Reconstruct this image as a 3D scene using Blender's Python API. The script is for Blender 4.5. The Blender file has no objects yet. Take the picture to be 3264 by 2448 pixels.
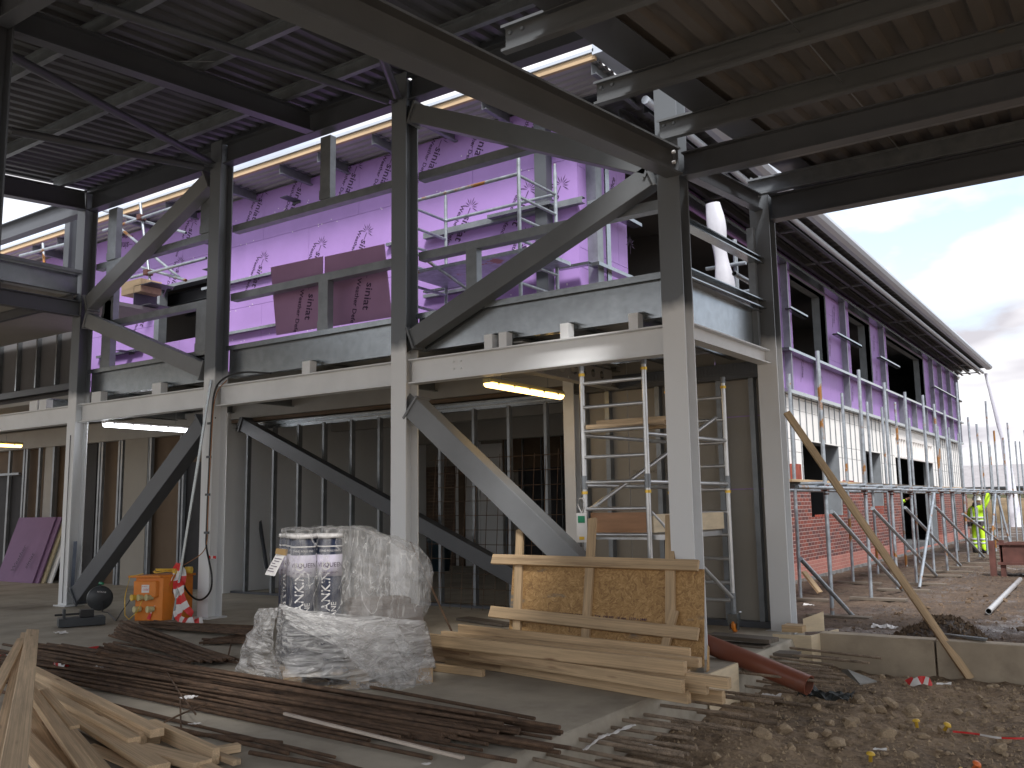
import bpy, bmesh, math, random
from mathutils import Vector, Matrix, noise
R = math.radians
rnd = random.Random(7)
SC = bpy.context.scene
COL = SC.collection

# ------------------------------------------------------------------ camera
FPX = 2884.0
CAMH = 1.4
def _rot(y, p, r):
    f = Vector((math.sin(y)*math.cos(p), math.cos(y)*math.cos(p), math.sin(p)))
    rt = Vector((math.cos(y), -math.sin(y), 0)); up = rt.cross(f)
    c, s = math.cos(r), math.sin(r)
    return c*rt+s*up, -s*rt+c*up, -f
CR, CU, CB = _rot(R(-34.277), R(7.691), R(-.8899))
cam = bpy.data.objects.new("camera", bpy.data.cameras.new("camera"))
COL.objects.link(cam)
cam.matrix_world = Matrix(((CR.x, CU.x, CB.x, 0), (CR.y, CU.y, CB.y, 0), (CR.z, CU.z, CB.z, CAMH), (0, 0, 0, 1)))
cam.data.sensor_width = 36; cam.data.lens = FPX/3264*36
cam.data.clip_end = 2000; cam.data.clip_start = .05
SC.camera = cam

# ------------------------------------------------------------------ world, sun, exposure
SUN_EL, SUN_AZ = 50, 146      # azimuth measured from +Y towards +X
EXPO = 1.12
w = bpy.data.worlds.new("World"); SC.world = w; w.use_nodes = True
nt = w.node_tree; nt.nodes.clear()
def N(nt, t, **k):
    n = nt.nodes.new(t)
    for a, v in k.items():
        if a in ('loc',): continue
        setattr(n, a, v)
    return n
wo = N(nt, 'ShaderNodeOutputWorld'); bg = N(nt, 'ShaderNodeBackground')
sky = N(nt, 'ShaderNodeTexSky', sky_type='NISHITA', sun_disc=False)
sky.sun_elevation = R(SUN_EL); sky.sun_rotation = R(SUN_AZ); sky.air_density = 1.0; sky.dust_density = 1.5
tc = N(nt, 'ShaderNodeTexCoord'); sp = N(nt, 'ShaderNodeSeparateXYZ')
nt.links.new(tc.outputs['Generated'], sp.inputs[0])
def mth(nt, op, a, b=None, clamp=False):
    n = N(nt, 'ShaderNodeMath', operation=op, use_clamp=clamp)
    for i, v in enumerate((a, b)):
        if v is None: continue
        if isinstance(v, (int, float)): n.inputs[i].default_value = v
        else: nt.links.new(v, n.inputs[i])
    return n.outputs[0]
zz = mth(nt, 'ADD', mth(nt, 'MAXIMUM', sp.outputs[2], 0.0), 0.22)
cx = mth(nt, 'DIVIDE', sp.outputs[0], zz); cy = mth(nt, 'DIVIDE', sp.outputs[1], zz)
cb = N(nt, 'ShaderNodeCombineXYZ'); nt.links.new(cx, cb.inputs[0]); nt.links.new(cy, cb.inputs[1])
nz = N(nt, 'ShaderNodeTexNoise'); nz.inputs['Scale'].default_value = 1.35; nz.inputs['Detail'].default_value = 7; nz.inputs['Roughness'].default_value = .52
mp = N(nt, 'ShaderNodeMapping'); mp.inputs['Location'].default_value = (6, 12, 0)
nt.links.new(cb.outputs[0], mp.inputs[0]); nt.links.new(mp.outputs[0], nz.inputs['Vector'])
rp = N(nt, 'ShaderNodeValToRGB'); rp.color_ramp.elements[0].position = .36; rp.color_ramp.elements[1].position = .50
nt.links.new(nz.outputs['Fac'], rp.inputs[0])
nz2 = N(nt, 'ShaderNodeTexNoise'); nz2.inputs['Scale'].default_value = 1.5; nz2.inputs['Detail'].default_value = 4
nt.links.new(mp.outputs[0], nz2.inputs['Vector'])
rp2 = N(nt, 'ShaderNodeValToRGB')
rp2.color_ramp.elements[0].position = .38; rp2.color_ramp.elements[0].color = (7.4, 7.35, 7.4, 1)
rp2.color_ramp.elements[1].position = .60; rp2.color_ramp.elements[1].color = (3.3, 3.2, 3.45, 1)
nt.links.new(nz2.outputs['Fac'], rp2.inputs[0])
mx = N(nt, 'ShaderNodeMixRGB'); nt.links.new(rp.outputs[0], mx.inputs[0])
sk2 = N(nt, 'ShaderNodeMixRGB', blend_type='ADD'); sk2.inputs[0].default_value = 1; sk2.inputs[2].default_value = (1.6, 1.7, 1.75, 1)
nt.links.new(sky.outputs[0], sk2.inputs[1])
nt.links.new(sk2.outputs[0], mx.inputs[1]); nt.links.new(rp2.outputs[0], mx.inputs[2])
nt.links.new(mx.outputs[0], bg.inputs[0]); bg.inputs[1].default_value = .105
nt.links.new(bg.outputs[0], wo.inputs[0])
sun = bpy.data.objects.new("sun", bpy.data.lights.new("sun", 'SUN')); COL.objects.link(sun)
sun.data.energy = 2.1; sun.data.angle = R(14); sun.data.color = (1, .97, .94)
sd = Vector((math.sin(R(SUN_AZ))*math.cos(R(SUN_EL)), math.cos(R(SUN_AZ))*math.cos(R(SUN_EL)), math.sin(R(SUN_EL))))
sun.rotation_euler = sd.to_track_quat('Z', 'Y').to_euler(); sun.location = (20, 10, 30)
SC.view_settings.view_transform = 'Standard'; SC.view_settings.look = 'None'
SC.view_settings.exposure = EXPO; SC.view_settings.gamma = 1
try:
    SC.cycles.max_bounces = 8; SC.cycles.diffuse_bounces = 5; SC.cycles.transparent_max_bounces = 16
    SC.cycles.sample_clamp_indirect = 4
except Exception: pass

# ------------------------------------------------------------------ helpers
def at(x, y, **k):
    """a point of the place: where the sight line through photo pixel (x, y) meets the plane X=, Y= or Z="""
    a, v = list(k.items())[0]; i = 'XYZ'.index(a)
    d = CR*((x-1632)/FPX) + CU*(-(y-1224)/FPX) - CB
    o = Vector((0, 0, CAMH)); t = (v-o[i])/d[i]
    return o + d*t
OFF = {1: (0, 0, 2.011), 2: (1080, 0, 2.011), 3: (2164, 0, 2.011), 4: (0, 800, 2.011), 5: (1080, 800, 2.011), 6: (2164, 800, 2.011),
       7: (0, 1623, 2.011), 8: (1080, 1623, 2.011), 9: (2164, 1623, 2.011), 'p': (760, 1660, 2.861), 't': (160, 1620, 3.318),
       's': (1800, 1120, 1.765), 'o': (1540, 1640, 2.572), 'w': (0, 1980, 2.765), 'l': (0, 1320, 2.86), 'r': (2200, 1900, 3.028),
       'm': (700, 1250, 1.8433), 'b': (2864, 1480, 4.1475), 'c': (2400, 600, 4.1475), 'q': (1780, 400, 2.37), 'k': (300, 560, 3.0725), 'n': (2480, 1000, 3.3175)}
def z(kk, x, y, **k):
    o = OFF[kk]; return at(o[0]+x/o[2], o[1]+y/o[2], **k)

def tag(o, label=None, cat=None, group=None, kind=None):
    if label: o['label'] = label
    if cat: o['category'] = cat
    if group: o['group'] = group
    if kind: o['kind'] = kind
    return o
def wloc(o):
    v = Vector((0, 0, 0))
    while o is not None: v += o.location; o = o.parent
    return v
def thing(name, label, cat, loc=(0, 0, 0), group=None):
    o = bpy.data.objects.new(name, None); COL.objects.link(o); o.location = loc; o.empty_display_size = .1
    return tag(o, label, cat, group)

class MB:
    def __init__(s): s.v = []; s.f = []; s.sm = []
    def add(s, vs, fs, smooth=False):
        b = len(s.v); s.v += [Vector(v) for v in vs]; s.f += [[i+b for i in f] for f in fs]; s.sm += [smooth]*len(fs); return s
    def box(s, a, b):
        x0, x1 = sorted((a[0], b[0])); y0, y1 = sorted((a[1], b[1])); z0, z1 = sorted((a[2], b[2]))
        return s.add([(x0, y0, z0), (x1, y0, z0), (x1, y1, z0), (x0, y1, z0), (x0, y0, z1), (x1, y0, z1), (x1, y1, z1), (x0, y1, z1)],
                     [(0, 3, 2, 1), (4, 5, 6, 7), (0, 1, 5, 4), (1, 2, 6, 5), (2, 3, 7, 6), (3, 0, 4, 7)])
    def extr(s, prof, p, q, up=(0, 0, 1), smooth=False, caps=True):
        """extrude a closed (side, up) profile from p to q"""
        p = Vector(p); q = Vector(q); t = (q-p).normalized(); u = Vector(up)
        sd_ = t.cross(u)
        if sd_.length < 1e-4: sd_ = t.cross(Vector((1, 0, 0)))
        sd_.normalize(); u = sd_.cross(t)
        n = len(prof); vs = [p+sd_*a+u*b for a, b in prof]+[q+sd_*a+u*b for a, b in prof]
        fs = [(i, (i+1) % n, n+(i+1) % n, n+i) for i in range(n)]
        s.add(vs, fs, smooth)
        if caps: s.add(vs, [tuple(range(n-1, -1, -1)), tuple(range(n, 2*n))])
        return s
    def bar(s, p, q, w_, h_, up=(0, 0, 1)):
        return s.extr([(-w_/2, -h_/2), (w_/2, -h_/2), (w_/2, h_/2), (-w_/2, h_/2)], p, q, up)
    def tube(s, p, q, r, n=10, hollow=False):
        s.extr([(r*math.cos(2*math.pi*i/n), r*math.sin(2*math.pi*i/n)) for i in range(n)], p, q, (0.013, .017, 1), True, not hollow)
        if hollow:
            r2 = r*.84; p = Vector(p); q = Vector(q); t = (q-p).normalized()
            s.extr([(r2*math.cos(-2*math.pi*i/n), r2*math.sin(-2*math.pi*i/n)) for i in range(n)], p, q, (0.013, .017, 1), True, False)
            for e, sg in ((p, 1), (q, -1)):
                sd_ = t.cross(Vector((0.013, .017, 1))).normalized(); u = sd_.cross(t); vs = []
                for rr in (r, r2): vs += [e+sd_*rr*math.cos(2*math.pi*i/n)+u*rr*math.sin(2*math.pi*i/n) for i in range(n)]
                s.add(vs, [(i, (i+1) % n, n+(i+1) % n, n+i) for i in range(n)])
        return s
    def path(s, pts, r, n=6):
        pts = [Vector(p) for p in pts]; rings = []; m = len(pts)
        for i, p in enumerate(pts):
            t = (pts[min(i+1, m-1)]-pts[max(i-1, 0)]).normalized()
            a = t.cross(Vector((.13, .21, 1))).normalized(); b = a.cross(t)
            rings.append([p+a*r*math.cos(2*math.pi*k/n)+b*r*math.sin(2*math.pi*k/n) for k in range(n)])
        vs = [v for r_ in rings for v in r_]
        fs = [(i*n+k, i*n+(k+1) % n, (i+1)*n+(k+1) % n, (i+1)*n+k) for i in range(m-1) for k in range(n)]
        s.add(vs, fs, True); s.add(rings[0], [tuple(range(n))]); s.add(rings[-1], [tuple(range(n))]); return s
    def lathe(s, prof, c=(0, 0, 0), n=20, axis=2):
        c = Vector(c); vs = []
        for r_, h_ in prof:
            for k in range(n):
                a = 2*math.pi*k/n; x, y = r_*math.cos(a), r_*math.sin(a)
                vs.append(c+(Vector((x, y, h_)) if axis == 2 else Vector((h_, x, y)) if axis == 0 else Vector((x, h_, y))))
        m = len(prof)
        s.add(vs, [(i*n+k, i*n+(k+1) % n, (i+1)*n+(k+1) % n, (i+1)*n+k) for i in range(m-1) for k in range(n)], True)
        s.add(vs[:n], [tuple(range(n))]); s.add(vs[-n:], [tuple(range(n))]); return s
    def sheet(s, P, nu, nv, fn, smooth=True):
        vs = [fn(i/nu, j/nv) for i in range(nu+1) for j in range(nv+1)]
        return s.add(vs, [(i*(nv+1)+j, (i+1)*(nv+1)+j, (i+1)*(nv+1)+j+1, i*(nv+1)+j+1) for i in range(nu) for j in range(nv)], smooth)
    def build(s, name, m, parent=None, origin=None, mats=None, bevel=0):
        me = bpy.data.meshes.new(name); b = wloc(parent) if parent else Vector((0, 0, 0))
        loc = Vector(origin)-b if origin is not None else Vector((0, 0, 0))
        if parent is None and origin is None and s.v:
            zs = min(v.z for v in s.v); loc = Vector((sum(v.x for v in s.v)/len(s.v), sum(v.y for v in s.v)/len(s.v), zs))
        o_ = b+loc
        me.from_pydata([v-o_ for v in s.v], [], s.f); me.materials.append(m)
        for mm in (mats or []): me.materials.append(mm)
        me.polygons.foreach_set('use_smooth', s.sm); me.update()
        o = bpy.data.objects.new(name, me); COL.objects.link(o); o.location = loc
        if parent: o.parent = parent
        if bevel:
            md = o.modifiers.new('bevel', 'BEVEL'); md.width = bevel; md.segments = 2; md.limit_method = 'ANGLE'; md.angle_limit = R(50)
        return o
def fixn(o):
    bm = bmesh.new(); bm.from_mesh(o.data); bmesh.ops.recalc_face_normals(bm, faces=bm.faces); bm.to_mesh(o.data); bm.free(); return o

def Ip(h, b, tw=.009, tf=.014):
    H, B, t = h/2, b/2, tw/2
    return [(-B, -H), (B, -H), (B, -H+tf), (t, -H+tf), (t, H-tf), (B, H-tf), (B, H), (-B, H), (-B, H-tf), (-t, H-tf), (-t, -H+tf), (-B, -H+tf)]
def Cp(h, b, t=.004, lip=.0, sgn=1):
    H = h/2
    p = [(0, -H), (b, -H), (b, -H+t+lip), (b-t, -H+t+lip), (b-t, -H+t), (t, -H+t), (t, H-t), (b-t, H-t), (b-t, H-t-lip), (b, H-t-lip), (b, H), (0, H)]
    if sgn < 0: p = [(-a, c) for a, c in reversed(p)]
    return p

# ------------------------------------------------------------------ materials
MATS = {}
def mat(name, col, rough=.6, metal=0, var=.12, vs=3., bump=0, bs=40., spec=.5, stretch=None, dark=None, dth=(.55, .7), ds=1.2, alpha=None, seed=False, detail=6):
    if name in MATS: return MATS[name]
    m = bpy.data.materials.new(name); m.use_nodes = True; t = m.node_tree; b = t.nodes['Principled BSDF']
    tcn = N(t, 'ShaderNodeTexCoord'); mpn = N(t, 'ShaderNodeMapping'); t.links.new(tcn.outputs['Object'], mpn.inputs[0])
    if stretch: mpn.inputs['Scale'].default_value = stretch
    if seed:
        oi = N(t, 'ShaderNodeObjectInfo'); ml = N(t, 'ShaderNodeVectorMath', operation='MULTIPLY')
        cbn = N(t, 'ShaderNodeCombineXYZ')
        for i in range(3): t.links.new(oi.outputs['Random'], cbn.inputs[i])
        t.links.new(cbn.outputs[0], ml.inputs[0]); ml.inputs[1].default_value = (37, 91, 53); t.links.new(ml.outputs[0], mpn.inputs['Location'])
    nn = N(t, 'ShaderNodeTexNoise'); nn.inputs['Scale'].default_value = vs; nn.inputs['Detail'].default_value = detail; nn.inputs['Roughness'].default_value = .6
    t.links.new(mpn.outputs[0], nn.inputs['Vector'])
    r = N(t, 'ShaderNodeValToRGB'); r.color_ramp.elements[0].position = .3; r.color_ramp.elements[1].position = .7
    lo = [max(0, c*(1-var*1.6)) for c in col]; hi = [min(1, c*(1+var)) for c in col]
    r.color_ramp.elements[0].color = (*lo, 1); r.color_ramp.elements[1].color = (*hi, 1)
    t.links.new(nn.outputs['Fac'], r.inputs[0]); out = r.outputs[0]
    if dark:
        n2 = N(t, 'ShaderNodeTexNoise'); n2.inputs['Scale'].default_value = ds; n2.inputs['Detail'].default_value = 8; n2.inputs['Roughness'].default_value = .65
        t.links.new(mpn.outputs[0], n2.inputs['Vector'])
        r2 = N(t, 'ShaderNodeValToRGB'); r2.color_ramp.elements[0].position = dth[0]; r2.color_ramp.elements[1].position = dth[1]
        t.links.new(n2.outputs['Fac'], r2.inputs[0]); mxx = N(t, 'ShaderNodeMixRGB'); t.links.new(r2.outputs[0], mxx.inputs[0])
        t.links.new(out, mxx.inputs[1]); mxx.inputs[2].default_value = (*dark, 1); out = mxx.outputs[0]
    t.links.new(out, b.inputs['Base Color']); b.inputs['Roughness'].default_value = rough; b.inputs['Metallic'].default_value = metal
    b.inputs['Specular IOR Level'].default_value = spec
    if bump:
        n3 = N(t, 'ShaderNodeTexNoise'); n3.inputs['Scale'].default_value = bs; n3.inputs['Detail'].default_value = 5
        t.links.new(mpn.outputs[0], n3.inputs['Vector']); bn = N(t, 'ShaderNodeBump'); bn.inputs['Strength'].default_value = bump; bn.inputs['Distance'].default_value = .02
        t.links.new(n3.outputs['Fac'], bn.inputs['Height']); t.links.new(bn.outputs[0], b.inputs['Normal'])
    MATS[name] = m; m['b'] = 1; return m
STEEL = mat('grey_primer_steel', (.075, .082, .094), .42, 0, .10, 1.5, .03, 60)
GREY = mat('greenish_grey_primer_steel', (.115, .124, .132), .45, 0, .10, 1.2, .03, 60, dark=(.2, .14, .07), dth=(.70, .78), ds=1.6)
BRACE = mat('mid_grey_primer_steel', (.20, .21, .22), .5, 0, .1, 1.3, .02, 60)
WHITE = mat('white_intumescent_paint', (.73, .745, .755), .5, 0, .06, 1.4, .05, 90)
GALV = mat('galvanised_steel', (.36, .385, .40), .27, .92, .08, 9., .02, 30, detail=3)
GALVD = mat('dull_galvanised_steel', (.24, .26, .28), .42, .5, .14, 5., .02, 30)
SCAFF = mat('scaffold_tube', (.36, .40, .44), .42, .65, .2, 9., .04, 50, dark=(.34, .16, .05), dth=(.58, .62), ds=1.3)
ALU = mat('aluminium_tube', (.62, .63, .64), .34, .75, .08, 8.)
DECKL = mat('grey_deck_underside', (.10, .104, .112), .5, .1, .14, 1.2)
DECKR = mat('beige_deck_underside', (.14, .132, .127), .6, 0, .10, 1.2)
PURPLE = mat('purple_sheathing_board', (.385, .235, .57), .65, 0, .06, 1.1)
PURD = mat('shaded_purple_board', (.36, .21, .38), .7, 0, .06, 1.5)  # purple board again, with the shade on it put into the colour
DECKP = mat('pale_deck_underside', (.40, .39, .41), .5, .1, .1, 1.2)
INK = mat('printed_black_ink', (.05, .02, .07), .7)
WOOD = mat('pine_timber', (.56, .40, .235), .7, 0, .16, 5., .08, 60, stretch=(.35, 5, 5), dark=(.20, .115, .06), dth=(.56, .70), ds=1.0, seed=True)
WOODF = mat('fresh_sawn_pine', (.64, .475, .30), .75, 0, .15, 6., .10, 70, stretch=(.3, 5, 5), dark=(.16, .12, .085), dth=(.63, .76), ds=1.1, seed=True)
WOODO = mat('weathered_board', (.145, .12, .095), .85, 0, .25, 5., .1, 60, stretch=(.3, 5, 5), seed=True)
PLY = mat('shuttering_plywood', (.72, .60, .42), .65, 0, .1, 4., .03, 60, stretch=(1, 1, 4))
FASC = mat('timber_fascia', (.55, .40, .24), .7, 0, .12, 4., stretch=(.3, 4, 4))
CONC = mat('concrete_slab', (.41, .37, .30), .8, 0, .16, 1.8, .12, 70, dark=(.20, .17, .13), dth=(.50, .74), ds=.6, detail=10)
KERB = mat('precast_concrete', (.42, .35, .26), .85, 0, .12, 2.5, .1, 70, dark=(.15, .12, .09), dth=(.5, .75), ds=1.0)
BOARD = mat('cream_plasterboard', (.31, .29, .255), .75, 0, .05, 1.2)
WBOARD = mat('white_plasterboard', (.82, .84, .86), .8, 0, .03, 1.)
BROWN = mat('brown_particle_board', (.13, .09, .058), .8, 0, .1, 3.)
SOFFIT = mat('pale_soffit', (.36, .35, .33), .8, 0, .08, 1.)
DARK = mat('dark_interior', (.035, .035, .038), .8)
INTER = mat('grey_interior', (.12, .12, .125), .8, 0, .1, .8)
BLACK = mat('black_plastic', (.012, .012, .013), .35)
DGREY = mat('dark_grey_plastic', (.04, .045, .05), .4)
NAVY = mat('navy_wrapper', (.008, .016, .05), .35, 0, .05)
LABELM = mat('lilac_white_label', (.62, .58, .70), .5, 0, .02)
PAPER = mat('white_paper', (.78, .76, .74), .6, 0, .03)
ORANGE = mat('orange_enamel', (.72, .22, .02), .4, 0, .08, 4.)
YELLOW = mat('yellow_plastic', (.80, .52, .06), .4)
CREAM = mat('cream_plastic', (.62, .56, .30), .45)
TERRA = mat('terracotta_pipe', (.22, .072, .042), .35, 0, .08, 2., dark=(.22, .10, .07), dth=(.6, .7), ds=3)
REBAR = mat('rusty_reinforcing_steel', (.135, .082, .05), .8, .15, .35, 9., .2, 200, seed=True)
REBARD = mat('dusty_reinforcing_steel', (.33, .255, .185), .85, .1, .3, 9., .2, 200, seed=True)
ROCK = mat('buff_stone', (.40, .305, .20), .9, 0, .22, 6., .25, 40, seed=True)
INSUL = mat('white_insulation_board', (.86, .86, .84), .8, 0, .04, 2.)
GUT = mat('pale_grey_fascia', (.50, .555, .63), .4, .1, .03, 1.)
RED = mat('barrier_red', (.65, .03, .03), .45)
TWHITE = mat('barrier_white', (.74, .72, .70), .45)
BRASS = mat('brass_clip', (.75, .50, .10), .35, .8)
RUST = mat('rusty_brown_skip', (.12, .05, .04), .7, .2, .25, 4., dark=(.35, .30, .2), dth=(.68, .72), ds=3)
GREEN = mat('green_plastic', (.02, .25, .12), .45)
DENIM = mat('dark_blue_bin', (.03, .06, .08), .5)
HIVIS = mat('hi_vis_yellow', (.55, .90, .03), .7, 0, .08, 14., .3, 25)
REFL = mat('reflective_tape', (.55, .58, .58), .35)
SKIN = mat('skin', (.50, .28, .19), .6)
HAIR = mat('dark_snood', (.06, .05, .055), .8)
HELM = mat('white_helmet', (.75, .75, .73), .35)
HEDGE = mat('hedge', (.07, .07, .035), .9, 0, .4, 3., 1., 12)
BANK = mat('brown_bank', (.16, .115, .065), .95, 0, .3, 1.5, .6, 8)
RTILE = mat('grey_roof_tiles', (.30, .29, .30), .8, 0, .1, 2.)
OBR = mat('orange_red_render', (.60, .16, .07), .8)
def emis(name, col, st):
    m = bpy.data.materials.new(name); m.use_nodes = True; b = m.node_tree.nodes['Principled BSDF']
    b.inputs['Base Color'].default_value = (.8, .8, .8, 1); b.inputs['Emission Color'].default_value = (*col, 1); b.inputs['Emission Strength'].default_value = st; return m
LWARM = emis('lit_warm_tube', (1, .62, .20), 3.2); LWHITE = emis('lit_white_tube', (.9, .93, 1), 7.)

def brick_mat(name, c1, c2, mort, sx=1., axes='YZ', dirt=None):
    m = bpy.data.materials.new(name); m.use_nodes = True; t = m.node_tree; b = t.nodes['Principled BSDF']
    tcn = N(t, 'ShaderNodeTexCoord'); s_ = N(t, 'ShaderNodeSeparateXYZ'); c_ = N(t, 'ShaderNodeCombineXYZ')
    t.links.new(tcn.outputs['Object'], s_.inputs[0]); t.links.new(s_.outputs['XYZ'.index(axes[0])], c_.inputs[0]); t.links.new(s_.outputs['XYZ'.index(axes[1])], c_.inputs[1])
    bk = N(t, 'ShaderNodeTexBrick'); t.links.new(c_.outputs[0], bk.inputs['Vector'])
    bk.inputs['Scale'].default_value = 1; bk.inputs['Brick Width'].default_value = .235*sx; bk.inputs['Row Height'].default_value = .081; bk.inputs['Mortar Size'].default_value = .0055
    bk.inputs['Color1'].default_value = (*c1, 1); bk.inputs['Color2'].default_value = (*c2, 1); bk.inputs['Mortar'].default_value = (*mort, 1); bk.inputs['Bias'].default_value = -.15
    t.links.new(bk.outputs['Color'], b.inputs['Base Color']); b.inputs['Roughness'].default_value = .85
    bn = N(t, 'ShaderNodeBump'); bn.inputs['Strength'].default_value = .5; bn.inputs['Distance'].default_value = .01; bn.invert = True
    t.links.new(bk.outputs['Fac'], bn.inputs['Height']); t.links.new(bn.outputs[0], b.inputs['Normal'])
    return m
BRICK = brick_mat('red_brick', (.235, .060, .042), (.062, .034, .040), (.46, .36, .33))
PINKB = brick_mat('pink_brick', (.44, .175, .14), (.36, .15, .125), (.52, .32, .28))
BRICKX = brick_mat('buff_brick', (.15, .10, .07), (.10, .07, .055), (.2, .16, .12), axes='XZ')
BLOCK = mat('grey_block', (.22, .22, .22), .9, 0, .3, 4., .2, 30, dark=(.16, .11, .08), dth=(.5, .6), ds=1.5)

def col_mat():
    m = mat('column_two_tone_paint', (.3, .3, .3), .45, 0, .06, 1.5, .03, 60)
    t = m.node_tree; b = t.nodes['Principled BSDF']; src = b.inputs['Base Color'].links[0].from_socket
    tcn = N(t, 'ShaderNodeTexCoord'); s_ = N(t, 'ShaderNodeSeparateXYZ'); t.links.new(tcn.outputs['Object'], s_.inputs[0])
    nn = N(t, 'ShaderNodeTexNoise'); nn.inputs['Scale'].default_value = 4; t.links.new(tcn.outputs['Object'], nn.inputs['Vector'])
    h = mth(t, 'ADD', s_.outputs[2], mth(t, 'MULTIPLY', nn.outputs['Fac'], .22))
    mr = N(t, 'ShaderNodeMapRange'); mr.inputs['From Min'].default_value = 3.27; mr.inputs['From Max'].default_value = 3.42; t.links.new(h, mr.inputs['Value'])
    x = N(t, 'ShaderNodeMixRGB'); t.links.new(mr.outputs[0], x.inputs[0]); x.inputs[1].default_value = (.73, .745, .755, 1); x.inputs[2].default_value = (.14, .155, .172, 1)
    v = N(t, 'ShaderNodeMixRGB', blend_type='OVERLAY'); v.inputs[0].default_value = .25; t.links.new(x.outputs[0], v.inputs[1]); t.links.new(src, v.inputs[2])
    t.links.new(x.outputs[0], b.inputs['Base Color']); return m
COLM = col_mat()

def knots(m_):
    t = m_.node_tree; b = t.nodes['Principled BSDF']; src = b.inputs['Base Color'].links[0].from_socket
    mpn = [n for n in t.nodes if n.bl_idname == 'ShaderNodeMapping'][0]
    m2 = N(t, 'ShaderNodeMapping'); m2.inputs['Scale'].default_value = (4.5, 1.7, 1.7); t.links.new(mpn.outputs[0], m2.inputs[0])
    v = N(t, 'ShaderNodeTexVoronoi'); v.inputs['Scale'].default_value = 1.; t.links.new(m2.outputs[0], v.inputs['Vector'])
    mr = N(t, 'ShaderNodeMapRange'); mr.inputs['From Min'].default_value = .05; mr.inputs['From Max'].default_value = .14; mr.inputs['To Min'].default_value = .85; mr.inputs['To Max'].default_value = 0; t.links.new(v.outputs['Distance'], mr.inputs['Value'])
    g_ = N(t, 'ShaderNodeTexNoise'); g_.inputs['Scale'].default_value = 1.; g_.inputs['Detail'].default_value = 3; m3 = N(t, 'ShaderNodeMapping'); m3.inputs['Scale'].default_value = (1.5, 34, 34); t.links.new(mpn.outputs[0], m3.inputs[0]); t.links.new(m3.outputs[0], g_.inputs['Vector'])
    g2 = N(t, 'ShaderNodeMapRange'); g2.inputs['From Min'].default_value = .35; g2.inputs['From Max'].default_value = .65; g2.inputs['To Min'].default_value = .80; g2.inputs['To Max'].default_value = 1.08; t.links.new(g_.outputs['Fac'], g2.inputs['Value'])
    gm = N(t, 'ShaderNodeVectorMath', operation='SCALE'); t.links.new(src, gm.inputs[0]); t.links.new(g2.outputs[0], gm.inputs['Scale'])
    x = N(t, 'ShaderNodeMixRGB'); t.links.new(mr.outputs[0], x.inputs[0]); t.links.new(gm.outputs[0], x.inputs[1]); x.inputs[2].default_value = (.16, .075, .035, 1); t.links.new(x.outputs[0], b.inputs['Base Color'])
knots(WOOD); knots(WOODF)
def osb_mat():
    m = bpy.data.materials.new('strand_board'); m.use_nodes = True; t = m.node_tree; b = t.nodes['Principled BSDF']
    tcn = N(t, 'ShaderNodeTexCoord'); cols = []
    base = None
    dn = N(t, 'ShaderNodeTexNoise'); dn.inputs['Scale'].default_value = 5; dn.inputs['Detail'].default_value = 4; t.links.new(tcn.outputs['Object'], dn.inputs['Vector'])
    dm = N(t, 'ShaderNodeMixRGB', blend_type='LINEAR_LIGHT'); dm.inputs[0].default_value = .22; t.links.new(tcn.outputs['Object'], dm.inputs[1]); t.links.new(dn.outputs['Color'], dm.inputs[2])
    for i, (sc, rz) in enumerate((((22, 22, 60), .25), ((30, 30, 75), -.35), ((46, 46, 30), .7))):
        mp_ = N(t, 'ShaderNodeMapping'); mp_.inputs['Scale'].default_value = sc; mp_.inputs['Rotation'].default_value = (0, rz, 0)
        t.links.new(dm.outputs[0], mp_.inputs[0]); v = N(t, 'ShaderNodeTexVoronoi'); t.links.new(mp_.outputs[0], v.inputs['Vector']); v.inputs['Scale'].default_value = 1
        bw = N(t, 'ShaderNodeRGBToBW'); t.links.new(v.outputs['Color'], bw.inputs[0])
        base = bw.outputs[0] if base is None else mth(t, 'ADD', mth(t, 'MULTIPLY', base, .62), mth(t, 'MULTIPLY', bw.outputs[0], .42))
    r = N(t, 'ShaderNodeValToRGB'); r.color_ramp.elements[0].position = .25; r.color_ramp.elements[0].color = (.27, .15, .06, 1); r.color_ramp.elements[1].position = .85; r.color_ramp.elements[1].color = (.56, .36, .16, 1)
    e = r.color_ramp.elements.new(.5); e.color = (.40, .235, .09, 1); t.links.new(base, r.inputs[0])
    mp2 = N(t, 'ShaderNodeMapping'); mp2.inputs['Scale'].default_value = (1.2, 1, 3.5); mp2.inputs['Location'].default_value = (.35, 0, .3); t.links.new(tcn.outputs['Object'], mp2.inputs[0])
    n2 = N(t, 'ShaderNodeTexNoise'); n2.inputs['Scale'].default_value = 1.6; n2.inputs['Detail'].default_value = 7; t.links.new(mp2.outputs[0], n2.inputs['Vector'])
    r2 = N(t, 'ShaderNodeValToRGB'); r2.color_ramp.elements[0].position = .60; r2.color_ramp.elements[1].position = .66; t.links.new(n2.outputs['Fac'], r2.inputs[0])
    x = N(t, 'ShaderNodeMixRGB'); t.links.new(r2.outputs[0], x.inputs[0]); t.links.new(r.outputs[0], x.inputs[1]); x.inputs[2].default_value = (.19, .17, .14, 1)
    t.links.new(x.outputs[0], b.inputs['Base Color']); b.inputs['Roughness'].default_value = .7; return m
OSB = osb_mat()

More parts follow.
